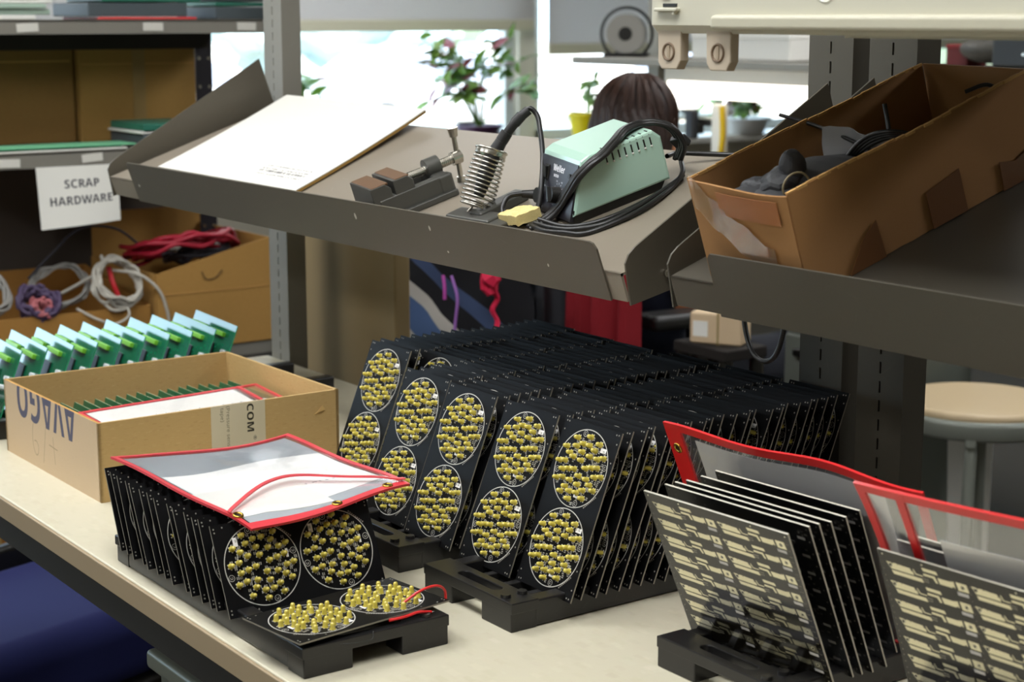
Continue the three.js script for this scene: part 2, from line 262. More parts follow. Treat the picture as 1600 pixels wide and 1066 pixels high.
// ---------- things on the first tray ----------
{ // white corrugated sheet
  const g = slab(24, 18, (u, v) => { const a = [[-2.452, 0.014], [-2.012, 0.012], [-2.078, 0.277], [-2.517, 0.29]]; const x = (a[0][0] * (1 - u) + a[1][0] * u) * (1 - v) + (a[3][0] * (1 - u) + a[2][0] * u) * v, s = (a[0][1] * (1 - u) + a[1][1] * u) * (1 - v) + (a[3][1] * (1 - u) + a[2][1] * u) * v; return [x + 2.2, 0.006 + 0.010 * v * v, -s]; }, 0.0012);
  const print = canvas(1024, 640, (c, w, h) => {
    c.fillStyle = '#dcd9d0'; c.fillRect(0, 0, w, h); c.save(); c.translate(w * 0.78, h * 0.84); c.rotate(Math.PI); c.fillStyle = '#6f6d6c';
    for (let r = 0; r < 4; r++) for (let x = -150; x < 150; x += rr(9, 22)) c.fillRect(x, -34 + r * 20 + rr(-1, 1), rr(4, 14), r === 1 ? 12 : 5);
    c.restore();
  });
  const t = thing('cardboard_sheet', 'white faced corrugated sheet lying flat at the left of the tilted shelf', 'cardboard', T(-2.2, 0, 0)); onTray(t);
  add(t, 'face', g, std(0xffffff, 0.7, 0, { map: ctex(print) }));
  const flute = [], eu = slab(60, 18, (u, v) => { const a = [[-2.452, 0.0142], [-2.0125, 0.0122], [-2.0785, 0.2768], [-2.517, 0.2898]]; const x = (a[0][0] * (1 - u) + a[1][0] * u) * (1 - v) + (a[3][0] * (1 - u) + a[2][0] * u) * v, s = (a[0][1] * (1 - u) + a[1][1] * u) * (1 - v) + (a[3][1] * (1 - u) + a[2][1] * u) * v; return [x + 2.2, 0.0033 + 0.010 * v * v, -s]; }, 0.0038);
  const en = canvas(512, 32, (c, w, h) => { c.fillStyle = '#9c7a3a'; c.fillRect(0, 0, w, h); c.strokeStyle = '#3e2d12'; c.lineWidth = 3; for (let x = 0; x < w; x += 16) { c.beginPath(); c.moveTo(x, 0); c.lineTo(x + 8, h); c.lineTo(x + 16, 0); c.stroke(); } });
  add(t, 'corrugated_core', eu, std(0x9a783a, 0.95)).userData.label = 'brown corrugated core';
}
{ // drill press vise
  const t = thing('machine_vise', 'small worn steel drill press vise with a screw and tommy bar', 'vise', T(-1.772, -0.012, 0)); onTray(t, -0.16);
  const W = 0.034;
  add(t, 'base', merge(rb(2 * W + 0.012, 0.008, 0.102, 0, 0.004, -0.047, 0.002), rb(0.014, 0.025, 0.098, W - 0.007, 0.0155, -0.049, 0.002), rb(0.014, 0.025, 0.098, -W + 0.007, 0.0155, -0.049, 0.002)), M.iron);
  const jaw = prism([[-0.012, 0], [0.012, 0], [0.012, 0.034], [0.006, 0.040], [-0.012, 0.040]], 2 * W - 0.004, 0.001); jaw.rotateY(Math.PI / 2);
  add(t, 'fixed_jaw', at(jaw.clone(), -W + 0.002, 0.004, 0.004 - 0.010), M.iron);
  const pl = std(0x6e5138, 0.55, 0.5);
  add(t, 'jaw_plate', rb(2 * W - 0.004, 0.003, 0.022, 0, 0.0445, -0.006, 0.001), pl).userData.label = 'brown worn jaw plate';
  add(t, 'moving_jaw', at(jaw.clone(), -W + 0.002, 0.004, -0.036), M.iron);
  add(t, 'jaw_plate', rb(2 * W - 0.004, 0.003, 0.018, 0, 0.0445, -0.036, 0.001), pl);
  const thr = []; for (let i = 0; i < 12; i++) thr.push(cyl(0.0058, 0.0058, 0.0012, 0, 0.033, -0.05 - i * 0.0026, Math.PI / 2, 0, 0, 12));
  add(t, 'screw', merge(cyl(0.0046, 0.0046, 0.09, 0, 0.033, -0.085, Math.PI / 2), thr), M.steel);
  add(t, 'end_boss', merge(cyl(0.012, 0.012, 0.018, 0, 0.034, -0.088, Math.PI / 2), rb(2 * W + 0.002, 0.028, 0.018, 0, 0.014, -0.088, 0.003)), M.iron);
  const thr2 = []; for (let i = 0; i < 6; i++) thr2.push(cyl(0.0058, 0.0058, 0.0012, 0, 0.033, -0.102 - i * 0.0026, Math.PI / 2, 0, 0, 12));
  add(t, 'screw_head', merge(cyl(0.0085, 0.0085, 0.012, 0, 0.033, -0.122, Math.PI / 2), thr2), M.steel);
  const bar = add(t, 'tommy_bar', cyl(0.0032, 0.0032, 0.058, 0, 0.034, -0.124, -0.12, 0, 0), M.steel);
  add(bar, 'knob', cyl(0.0068, 0.0052, 0.011, 0, 0.064, -0.1276, -0.12), M.steel); add(bar, 'end_stop', cyl(0.005, 0.0055, 0.007, 0, 0.0055, -0.1206, -0.12), M.steel);
}
// soldering iron stand, iron, sponge, station
{
  const o = T(-1.612, 0.036, 0), t = thing('iron_stand', 'coiled spring soldering iron stand on a black cast base', 'stand', o); onTray(t);
  const inv = (p) => V(...p).sub(V(...o)).applyEuler(new THREE.Euler(-TILT, 0, 0));
  add(t, 'base', merge(rb(0.085, 0.009, 0.026, 0.004, 0.0045, 0.012, 0.003), rb(0.024, 0.012, 0.07, 0.01, 0.006, -0.02, 0.003), rb(0.07, 0.006, 0.05, 0.035, 0.003, 0.02, 0.002)), M.iron);
  const a = inv([-1.612, 0.362, -1.094]), b = inv([-1.612, 0.425, -1.117]), ax = b.clone().sub(a), len = ax.length(), q = new THREE.Quaternion().setFromUnitVectors(V(0, 1, 0), ax.clone().normalize());
  const pts = [], turns = 12; for (let i = 0; i <= turns * 14; i++) { const f = i / (turns * 14), an = f * turns * 6.2832, r = 0.0205 - 0.003 * f - 0.004 * Math.pow(1 - f, 6); pts.push(V(r * Math.cos(an), f * len * 0.9, r * Math.sin(an)).applyQuaternion(q).add(a)); }
  add(t, 'coil', tube(pts, 0.00125, turns * 30, 6), M.steel);
  const ring = (r, f, w) => { const p = []; for (let i = 0; i < 24; i++) p.push(V(r * Math.cos(i / 24 * 6.2832), f * len, r * Math.sin(i / 24 * 6.2832)).applyQuaternion(q).add(a)); return tube(p, w, 48, 8, true); };
  const band = new THREE.LatheGeometry([[0.0175, len * 0.90], [0.0180, len * 0.91], [0.0180, len * 1.0], [0.0172, len * 1.01], [0.0168, len * 0.91]].map((p) => new THREE.Vector2(...p)), 28).applyQuaternion(q).translate(a.x, a.y, a.z);
  add(t, 'collar', merge(band, ring(0.0178, 1.0, 0.0015), ring(0.016, 0.04, 0.0014)), M.steel);
  add(t, 'wire_leg', tube([V(-0.012, 0.008, 0.01), V(-0.008, 0.014, 0.004), a.clone().add(V(-0.012, 0.004, 0))], 0.0016, 12, 6), M.steel);
  const iron = thing('soldering_iron', 'black soldering iron handle resting in the spring stand with its cord', 'soldering iron', [-1.605, 0.401, -1.102]);
  const H = [[-1.6115, 0.372, -1.098], [-1.609, 0.395, -1.105], [-1.605, 0.418, -1.113], [-1.598, 0.436, -1.121], [-1.594, 0.446, -1.126]], O = [-1.605, 0.401, -1.102], hv = rel(H, O);
  const seg = (p0, p1, r0, r1) => { const d = p1.clone().sub(p0), g = new THREE.CylinderGeometry(r1, r0, d.length(), 16); g.applyQuaternion(new THREE.Quaternion().setFromUnitVectors(V(0, 1, 0), d.clone().normalize())); const m = p0.clone().add(p1).multiplyScalar(0.5); return g.translate(m.x, m.y, m.z); };
  add(iron, 'handle', merge(seg(hv[0], hv[1], 0.006, 0.0095), seg(hv[1], hv[2], 0.0098, 0.009), seg(hv[2], hv[3], 0.0092, 0.0068), seg(hv[3], hv[4], 0.0072, 0.007)), M.rubber);
  add(iron, 'strain_relief', merge(tube(rel([[-1.596, 0.441, -1.124], [-1.588, 0.456, -1.132], [-1.585, 0.463, -1.138], [-1.580, 0.471, -1.146]], O), 0.0055, 20, 10), tube(rel([[-1.588, 0.456, -1.132], [-1.584, 0.465, -1.139]], O), 0.0063, 4, 10)), M.rubber);
  add(iron, 'cord', tube(rel([[-1.582, 0.469, -1.143], [-1.579, 0.473, -1.147], [-1.573, 0.466, -1.152], [-1.562, 0.447, -1.149], [-1.545, 0.421, -1.140], [-1.526, 0.391, -1.124], [-1.521, 0.368, -1.116], [-1.522, 0.350, -1.100], [-1.535, 0.346, -1.092], [-1.552, 0.350, -1.096], [-1.570, 0.364, -1.103], [-1.573, 0.376, -1.113], [-1.565, 0.379, -1.130], [-1.556, 0.378, -1.142]], O), 0.0030, 120, 8), M.cord);
  add(iron, 'plug', merge(seg(V(...rel([[-1.568, 0.3785, -1.128]], O)[0]), V(...rel([[-1.556, 0.378, -1.142]], O)[0]), 0.0042, 0.006), seg(V(...rel([[-1.556, 0.378, -1.142]], O)[0]), V(...rel([[-1.542, 0.3775, -1.152]], O)[0]), 0.009, 0.009)), M.rubber);
}
{ // sponge on its little tray
  const t = thing('sponge', 'yellow cleaning sponge lying in front of the soldering station', 'sponge', T(-1.535, 0.036, 0)); onTray(t, -0.2);
  const g = new THREE.BoxGeometry(0.052, 0.011, 0.03, 26, 6, 15), p = g.attributes.position;
  for (let i = 0; i < p.count; i++) { const v = V(p.getX(i), p.getY(i), p.getZ(i)), k = 0.0016 * noise3.noise(v.x * 180, v.y * 180, v.z * 180) + 0.002 * noise3.noise(v.x * 40 + 3, v.y * 40, v.z * 40); p.setXYZ(i, v.x * (1 + k * 12), v.y + 0.009 + k + 0.003 * Math.sin(v.x * 50), v.z * (1 + k * 12)); }
  g.computeVertexNormals();
  add(t, 'foam', g, std(0xffffff, 0.95, 0, { map: ctex(speckle('#dcc888', ['#b89a50', '#f0e2b0', '#9a8040'], 1500, [1, 4, 1], 128)) }));
}
{ // soldering station: bottom .097 x .119, the front slopes back by .031
  const t = thing('soldering_station', 'mint green soldering station with a black sloping control panel', 'soldering station', T(-1.4875, 0.1175, 0)); onTray(t, -0.229);
  const w = 0.0485, d = 0.0595, h = 0.064, a = 0.031;
  const prof = [[-d + 0.0045, 0.011], [d, 0.011], [d + 0.001, h - 0.008], [d - 0.006, h], [-d + a + 0.006, h], [-d + a - 0.003, h - 0.003]];   // shape x = depth (s), y = h
  const side = prism(shape(prof.map((p) => [p[0], p[1]])), 2 * w - 0.006, 0.003); side.rotateY(Math.PI / 2); side.translate(-w + 0.003, 0, 0);
  add(t, 'housing', side, std(0xb2d4c2, 0.3, 0, { clearcoat: 0.8, clearcoatRoughness: 0.12 }));
  const bp = prism(shape([[-d, 0], [d - 0.012, 0], [d, 0.014], [-d + 0.004, 0.014]]), 2 * w - 0.004, 0.001); bp.rotateY(Math.PI / 2); bp.translate(-w + 0.002, 0, 0);
  add(t, 'base', bp, M.black);
  // the front panel, on the slope
  const ang = Math.atan2(a, h), P = (u, v, o = 0) => { const y = 0.004 + v * 0.055, s = -d + (y / h) * a - 0.004 - o; return V((u - 0.5) * 2 * (w - 0.003), y, -s); };
  const label = canvas(768, 480, (c, W, H) => {
    c.fillStyle = '#27252b'; c.fillRect(0, 0, W, H); c.fillStyle = '#e9e7ea'; c.strokeStyle = '#e9e7ea';
    c.font = 'bold 78px sans-serif'; c.fillText('Weller', 262, 110); c.font = '22px sans-serif'; c.fillText('®', 488, 76); c.font = 'bold 34px sans-serif'; c.fillText('WES50', 290, 160);
    c.save(); c.translate(430, 300); for (let i = 0; i < 11; i++) { const an = (-220 + i * 26) * Math.PI / 180; c.lineWidth = 5; c.beginPath(); c.moveTo(86 * Math.cos(an), 86 * Math.sin(an)); c.lineTo(104 * Math.cos(an), 104 * Math.sin(an)); c.stroke(); c.font = '20px sans-serif'; if (i % 2 === 0) c.fillText(String(350 + i * 50), 122 * Math.cos(an) - 16, 122 * Math.sin(an) + 6); } c.restore();
    c.font = '20px sans-serif'; for (let i = 0; i < 4; i++) { c.fillText(['POWER', 'ON', 'OFF', 'IRON'][i], 80, 270 + i * 26); }
    c.fillText('TEMP °F', 400, 440); c.strokeStyle = '#111'; c.lineWidth = 8; c.strokeRect(14, 14, W - 28, H - 28);
  });
  const pg = slab(1, 1, (u, v) => P(u, v).toArray(), 0.004);
  add(t, 'front_panel', pg, std(0xffffff, 0.35, 0, { map: ctex(label) }));
  const onP = (g, u, v) => { g.rotateX(-ang); const p = P(u, v, 0.002); return g.translate(p.x, p.y, p.z); };
  add(t, 'switch', onP(merge(rb(0.012, 0.017, 0.003, 0, 0, 0, 0.001), bx(0.008, 0.012, 0.004, 0, 0, 0.002, 0.15)), 0.18, 0.72), M.black);
  const kn = add(t, 'dial', onP(merge(cyl(0.0085, 0.0095, 0.010, 0, 0, 0.005, Math.PI / 2, 0, 0, 24), bx(0.003, 0.017, 0.004, 0, 0, 0.011, 0, 0, 0.5)), 0.56, 0.38), M.black);
  add(t, 'indicator', onP(cyl(0.0028, 0.0028, 0.003, 0, 0, 0.001, Math.PI / 2), 0.84, 0.78), M.black);
  add(t, 'socket', onP(cyl(0.0085, 0.0085, 0.006, 0, 0, 0.003, Math.PI / 2), 0.10, 0.26), M.black);
  for (let i = 0; i < 8; i++) {            // vent slots over the right top edge: dark slits with a raised lip
    const z = 0.005 - i * 0.0078;
    const m = add(t, 'vent_slot', merge(bx(0.006, 0.0012, 0.0015, w - 0.006, h + 0.0029, z), bx(0.0012, 0.009, 0.0015, w + 0.0001, h - 0.0075, z), bx(0.0045, 0.0012, 0.0015, w - 0.0018, h + 0.0012, z, 0, 0, -0.78)), M.black);
    add(m, 'vent_lip', rb(0.002, 0.0022, 0.0024, w + 0.0005, h - 0.0128, z, 0.0008), M.white);
  }
  for (const [x, z] of [[-0.038, 0.045], [0.038, 0.045], [-0.038, -0.04], [0.038, -0.04]]) add(t, 'foot', cyl(0.005, 0.006, 0.003, x, -0.0003, z), M.rubber);
}
{ // the folded mains cord over the station and down beside it
  const O = [-1.515, 0.35, -1.133], t = thing('power_cord', 'black power cord folded in loops over and beside the soldering station', 'cord', O);
  const bundle = [[-1.512, 0.349, -1.095], [-1.502, 0.357, -1.108], [-1.491, 0.370, -1.118], [-1.4705, 0.389, -1.1165], [-1.451, 0.408, -1.115], [-1.441, 0.422, -1.124], [-1.438, 0.432, -1.139], [-1.443, 0.4435, -1.158], [-1.457, 0.4545, -1.184], [-1.460, 0.460, -1.205], [-1.451, 0.4615, -1.220], [-1.440, 0.455, -1.236], [-1.438, 0.438, -1.249], [-1.452, 0.420, -1.256]];
  const off = (p, dx, dy) => p.map((q) => [q[0] + dx, q[1] + dy, q[2] + dx * 0.35]);
  for (const [dx, dy] of [[0, 0], [0.0055, 0.0012], [-0.0055, -0.0008], [0.0105, -0.001]]) add(t, 'strand', tube(rel(off(bundle, dx, dy), O), 0.0030, 60, 8), M.cord);
  const loops = [
    [[-1.508, 0.352, -1.095], [-1.472, 0.349, -1.090], [-1.442, 0.350, -1.093], [-1.416, 0.351, -1.097], [-1.402, 0.360, -1.122], [-1.396, 0.373, -1.157], [-1.402, 0.384, -1.188], [-1.414, 0.394, -1.218], [-1.424, 0.407, -1.240], [-1.440, 0.417, -1.252]],
    [[-1.503, 0.354, -1.098], [-1.470, 0.352, -1.098], [-1.440, 0.353, -1.104], [-1.416, 0.359, -1.122], [-1.408, 0.372, -1.155], [-1.411, 0.386, -1.192], [-1.418, 0.396, -1.220], [-1.428, 0.404, -1.244]],
    [[-1.500, 0.358, -1.102], [-1.462, 0.354, -1.106], [-1.436, 0.357, -1.114], [-1.420, 0.366, -1.140], [-1.416, 0.380, -1.180], [-1.419, 0.391, -1.212], [-1.428, 0.400, -1.242]],
    [[-1.462, 0.422, -1.250], [-1.468, 0.424, -1.270], [-1.440, 0.424, -1.290], [-1.400, 0.425, -1.302], [-1.350, 0.430, -1.31], [-1.315, 0.43, -1.325]],
    [[-1.430, 0.352, -1.146], [-1.421, 0.364, -1.182], [-1.414, 0.386, -1.231], [-1.412, 0.408, -1.284], [-1.395, 0.420, -1.306], [-1.34, 0.425, -1.32]],
  ];
  for (const l of loops) add(t, 'strand', tube(rel(l, O), 0.0029, 70, 8), M.cord);
  add(t, 'cord_tie', at(rb(0.02, 0.014, 0.008, 0, 0, 0, 0.002), -1.440 + 1.515, 0.440 - 0.35, -1.250 + 1.133, 0.9, 0.3), M.rubber);
}
{ const O = [-1.26, 0.25, -1.14], t = thing('hanging_cord', 'black cable hanging in a loop under the right tilted shelf', 'cord', O);
  add(t, 'cable', tube(rel([[-1.225, 0.335, -1.16], [-1.224, 0.306, -1.150], [-1.221, 0.287, -1.146], [-1.214, 0.268, -1.144], [-1.203, 0.253, -1.142], [-1.192, 0.2475, -1.142], [-1.180, 0.249, -1.142], [-1.170, 0.258, -1.142], [-1.164, 0.276, -1.143], [-1.160, 0.312, -1.146]], O), 0.0026, 60, 8), M.cord); }

// ---------- the long cardboard box on the second tray ----------
{
  const t = thing('cardboard_box', 'long open brown cardboard box patched with tape on the dark tilted shelf', 'box', T(-1.0915, 0.13, 0.0086)); onTray(t, -0.051);
  const w = 0.0655, d = 0.15, h = 0.0945, e = 0.0022, wob = (k) => (x) => 0.0015 * noise3.noise(x * 25, k, 0);
  const panel = (f, n = 24) => slab(n, 8, f, e);
  const R = wob(1), L = wob(2), Fz = wob(3);
  const ms = std(0xb8946e, 0.88, 0, { map: ctex(speckle('#d8c4a0', ['#b8935c', '#f0e0c0', '#a57d48', '#c8a874'], 2600, [1, 3, 5], 512), 0.22), bumpMap: cardBump, bumpScale: 0.0002 });
  add(t, 'side_panel', panel((u, v) => [w + 0.002 * Math.sin(u * 3.1) * v + R(u), v * (h + 0.001 * Math.sin(u * 9)), d - 2 * d * u]), ms);
  add(t, 'side_panel', panel((u, v) => [-w - 0.002 * Math.sin(u * 3.1) * v + L(u), v * (h + 0.001 * Math.sin(u * 7)), d - 2 * d * u]), ms);
  add(t, 'end_panel', panel((u, v) => [-w + 2 * w * u, v * (h + 0.002 * Math.sin(u * 5) - 0.004 * u * (1 - u)), d + 0.006 * Math.sin(u * 3.14) * v + Fz(u)], 12), ms);
  add(t, 'end_panel', panel((u, v) => [-w + 2 * w * u, v * h, -d - 0.003 * v], 12), ms);
  add(t, 'bottom_panel', bx(2 * w, e, 2 * d, 0, e / 2, 0), ms);
  const lip = []; for (let i = 0; i < 26; i++) lip.push(bx(0.0015 + 0.001 * rnd(), 0.0025, 0.011, w + 0.002 * Math.sin(i / 26 * 3.1) + R(i / 26) + rr(-0.001, 0.001), h + 0.001 * Math.sin(i / 26 * 9), d - 2 * d * (i + 0.5) / 26));
  for (let i = 0; i < 26; i++) lip.push(bx(0.0015 + 0.001 * rnd(), 0.0025, 0.011, -w - 0.002 * Math.sin(i / 26 * 3.1) + L(i / 26) + rr(-0.001, 0.001), h + 0.001 * Math.sin(i / 26 * 7), d - 2 * d * (i + 0.5) / 26));
  add(t, 'torn_edge', merge(lip.slice(0, 26)), std(0xc59a5c, 0.95)); add(t, 'torn_edge', merge(lip.slice(26)), M.cardEdge);
  const tapeM = std(0x6b4423, 0.35, 0, { clearcoat: 0.4 }), pat = (pts) => { const g = prism(shape(pts.map(([s, y]) => [s, y])), 0.0007); g.rotateY(Math.PI / 2); return g.translate(w + 0.0034, 0, 0); };
  add(t, 'tape_patch', pat([[-0.104, 0.0], [-0.060, 0.0], [-0.064, 0.036], [-0.082, 0.026]]), tapeM);
  add(t, 'tape_patch', pat([[0.0, 0.001], [0.044, 0.001], [0.042, 0.042], [-0.002, 0.036]]), tapeM);
  add(t, 'tape_patch', pat([[0.092, 0.0], [0.136, 0.0], [0.136, 0.028], [0.112, 0.022], [0.092, 0.028]]), tapeM);
  add(t, 'tape_strip', slab(20, 5, (u, v) => [-w * 0.9 + w * 1.5 * u, 0.086 - 0.062 * u + (v - 0.5) * 0.032 + 0.002 * Math.sin(u * 20), d + 0.006 * Math.sin((0.05 + u * 0.75) * 3.14) * (0.9 - 0.6 * u) + 0.0032 + 0.0016 * Math.abs(noise3.noise(u * 14, v * 6, 2))], 0.0004), new THREE.MeshPhysicalMaterial({ color: 0xe8dcc8, roughness: 0.12, transmission: 0.9, thickness: 0, clearcoat: 1, side: THREE.DoubleSide }));
  add(t, 'tape_patch', slab(8, 4, (u, v) => [-0.02 + 0.075 * u, h - 0.004 - 0.022 * v - 0.003 * u, d + 0.006 * Math.sin((0.35 + u * 0.57) * 3.14) * (0.95 - 0.2 * v) + 0.0028], 0.0004), std(0x9a6236, 0.4));
}
const inBox = (o, r = 0) => onTray(o, -0.051 + r);
{ const t = thing('cloth_bundle', 'dark grey rubbery cloth bundle knotted at the near end of the box', 'bundle', T(-1.10, 0.03, 0.010)); inBox(t, 0.1);
  const m = std(0x3b3c3f, 0.55, 0, { sheen: 0.3 });
  const wedge = slab(24, 10, (u, v) => { const x = -0.052 + 0.104 * v, z = 0.03 - 0.12 * u; return [x * (0.55 + 0.45 * Math.sin(Math.min(1, u * 2.2) * 1.57)), 0.054 + 0.010 * Math.sin(u * 3) + 0.016 * Math.sin(v * 3.1) - 0.01 * u + 0.004 * noise3.noise(u * 6, v * 6, 1), z]; }, 0.012);
  add(t, 'strap', wedge, m);
  add(t, 'fold', slab(16, 8, (u, v) => [-0.05 + 0.05 * v + 0.012 * u, 0.062 + 0.014 * Math.sin(v * 3.1), 0.035 - 0.07 * u], 0.008), m);
  add(t, 'knot', merge(at(lump(0.014, 4, 0.35, 45, 2).scale(1.2, 0.9, 1.3), 0.004, 0.078, 0.0), at(lump(0.013, 4, 0.3, 40, 6).scale(0.7, 1.25, 1.1), 0.012, 0.086, -0.010), at(lump(0.012, 4, 0.35, 50, 4).scale(1.5, 0.8, 1), -0.018, 0.074, 0.008)), m);
  add(t, 'band', at(new THREE.TorusGeometry(0.013, 0.0010, 8, 24), 0.024, 0.076, 0.004, 0.3, 1.2, 0), std(0x9b8f70, 0.5)).userData.label = 'thin tan band round the knot';
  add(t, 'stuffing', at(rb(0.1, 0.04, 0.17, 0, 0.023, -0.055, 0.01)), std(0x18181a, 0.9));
}
{ const O = T(-1.10, 0.13, 0.0), t = thing('loose_cables', 'thin black cables sticking up out of the long brown box', 'cables', O); inBox(t);
  add(t, 'cable', tube([V(-0.085, 0.110, 0.01), V(-0.05, 0.098, 0.0), V(-0.01, 0.084, -0.005), V(0.03, 0.066, -0.01)], 0.0018, 30, 6), M.cord);
  add(t, 'cable', tube([V(0.014, 0.112, -0.03), V(0.022, 0.096, -0.022), V(0.026, 0.078, -0.015), V(0.03, 0.05, 0)], 0.0022, 20, 6), M.cord);
  for (let k = 0; k < 4; k++) add(t, 'cable', tube([V(-0.01, 0.062, 0.01 + k * 0.006), V(0.01, 0.080 + k * 0.003, 0.0), V(0.034, 0.088 + k * 0.002, -0.012), V(0.05, 0.072, -0.03 - k * 0.006)], 0.0024, 26, 6), M.cord);
  add(t, 'cable', tube([V(0.036, 0.096, -0.108), V(0.05, 0.0985, -0.122), V(0.06, 0.09, -0.13)], 0.002, 12, 6), M.cord);
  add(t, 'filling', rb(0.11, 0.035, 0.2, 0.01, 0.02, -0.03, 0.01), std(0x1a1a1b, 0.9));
}
{ const t = thing('paper_leaflet', 'folded white printed leaflet rising from the far end of the long box', 'paper', T(-1.07, 0.20, 0.0)); inBox(t);
  const c = canvas(512, 512, (g) => { g.fillStyle = '#d9d5cc'; g.fillRect(0, 0, 512, 512); g.fillStyle = '#77746e'; for (let y = 24; y < 490; y += 15) for (let x = 20; x < 480;) { const l = rr(10, 42); g.fillRect(x, y, l, 4); x += l + 7; } });
  add(t, 'sheet', slab(16, 6, (u, v) => [0.012 + 0.034 * v, 0.048 + 0.040 * Math.sin(u * 2.0) + 0.006 * v, 0.055 - 0.120 * u], 0.0006), std(0xffffff, 0.8, 0, { map: ctex(c) })); }
{ const t = thing('plastic_bag', 'small clear plastic bag corner in the middle of the long box', 'bag', T(-1.10, 0.115, 0.0)); inBox(t);
  add(t, 'film', slab(12, 10, (u, v) => [-0.035 + 0.065 * u, 0.045 + 0.055 * v * (1 - 0.25 * u) + 0.003 * noise3.noise(u * 5, v * 5, 4), -0.01 - 0.02 * u + 0.006 * Math.sin(u * 6 + v * 3)], 0.0004), new THREE.MeshPhysicalMaterial({ color: 0xcfd0d2, roughness: 0.25, transmission: 0.55, thickness: 0, side: THREE.DoubleSide })); }

// ---------- round LED boards: two discs on a black panel ----------
const LEDS = [[405,292],[582,252],[728,308],[510,345],[600,340],[428,378],[688,382],[288,408],[357,455],[525,430],[645,455],[755,460],[832,437],[425,503],[545,512],[325,555],[242,573],[635,582],[717,563],[795,545],[485,618],[405,638],[325,657],[585,685],[697,697],[800,655],[875,640],[770,740],[283,770],[363,748],[472,750],[598,772],[827,788],[445,820],[530,862],[617,858],[692,822],[393,897],[545,945],[715,912]].map(([x, y]) => [(x - 562) / 390, (610 - y) / 410]);
const BW = 0.09, BH = 0.171, DR = 0.0398, DC = 0.0405, BT = 0.0016;
const ledXY = []; for (const cy of [DC, -DC]) for (const [a, b] of LEDS) ledXY.push([b * DR, cy - a * DR]);   // portrait board, centre origin
function boardCanvas(front) {
  return canvas(720, 1368, (g, w, h) => {
    const S = w / BW, X = (x) => w / 2 + x * S, Y = (y) => h / 2 - y * S;
    g.fillStyle = front ? '#0a0a0b' : '#09090a'; g.fillRect(0, 0, w, h);
    g.strokeStyle = '#bfbcb3'; g.lineWidth = 6;
    for (const cy of [DC, -DC]) {
      g.lineWidth = 8; g.beginPath(); g.arc(X(0), Y(cy), DR * S * 0.985, 0, 6.3); g.stroke();
      g.lineWidth = 4; for (const an of [0.22, 1.79, 3.36, 4.93]) { const x = X(DR * 0.885 * Math.cos(an)), y = Y(cy + DR * 0.885 * Math.sin(an)); g.beginPath(); g.arc(x, y, 24, 0, 6.3); g.stroke(); g.beginPath(); g.arc(x, y, 9, 0.6, 5.6); g.stroke(); }
      if (!front) continue;
      g.fillStyle = '#e8e5e2'; for (const [a, b, rw, rh] of [[-0.58, 0.64, 0.0048, 0.0088], [0.69, 0.16, 0.0028, 0.0085]]) g.fillRect(X(b * DR) - rh * S / 2, Y(cy - a * DR) - rw * S / 2, rh * S, rw * S);
      g.fillStyle = '#8a867c'; g.font = '22px sans-serif'; g.save(); g.translate(X(0.028), Y(cy - 0.028)); g.rotate(-0.8); for (let i = 0; i < 9; i++) g.fillRect(-80 + i * 18, 0, 12, 12); g.restore();
    }
    if (front) for (let i = 0; i < ledXY.length; i++) {
      const [x, y] = ledXY[i]; g.fillStyle = '#bdb9ae';
      for (const an of [0, 1.05, 2.1, 3.15, 4.2, 5.25]) { g.beginPath(); g.arc(X(x + 0.0031 * Math.cos(an)), Y(y + 0.0031 * Math.sin(an)), 7, 0, 6.3); g.fill(); }
      g.fillStyle = '#9b988f'; for (let k = 0; k < 3; k++) { const dx = rr(-0.006, 0.006), dy = rr(-0.006, 0.006); if (Math.hypot(x + dx, Math.abs(y + dy) - DC) < DR * 0.9) { g.fillRect(X(x + dx), Y(y + dy), 22, 9); g.fillRect(X(x + dx), Y(y + dy) + 14, 22, 9); } }
    }
    g.fillStyle = '#8d897f'; for (const sx of [-1, 1]) for (const sy of [-1, 1]) for (const [dx, dy] of [[0.004, 0.003], [0.0075, 0.0032], [0.0035, 0.012], [0.004, 0.031]]) { g.beginPath(); g.arc(X(sx * (BW / 2 - dx)), Y(sy * (BH / 2 - dy)), 7, 0, 6.3); g.fill(); }
  });
}
const fr = std(0xffffff, 0.5, 0, { specularIntensity: 0.3, map: ctex(boardCanvas(true)) }), bk = std(0xffffff, 0.5, 0, { specularIntensity: 0.4, map: ctex(boardCanvas(false)) });
const boardGeo = new THREE.BoxGeometry(BW, BH, BT), boardMats = [M.boardEdge, M.boardEdge, M.boardEdge, M.boardEdge, fr, bk];
const ledGeo = new THREE.LatheGeometry([[0.0030, 0], [0.0030, 0.0009], [0.0024, 0.0011], [0.0023, 0.0044], [0.0020, 0.0056], [0.0013, 0.0064], [0, 0.0067]].map((p) => new THREE.Vector2(...p)), 10).rotateX(Math.PI / 2);
const ledLow = new THREE.LatheGeometry([[0.0024, 0], [0.0022, 0.0055], [0.0013, 0.0073], [0, 0.0076]].map((p) => new THREE.Vector2(...p)), 6).rotateX(Math.PI / 2);
const ledField = merge(ledXY.map(([x, y]) => ledLow.clone().translate(x, y, BT / 2)));
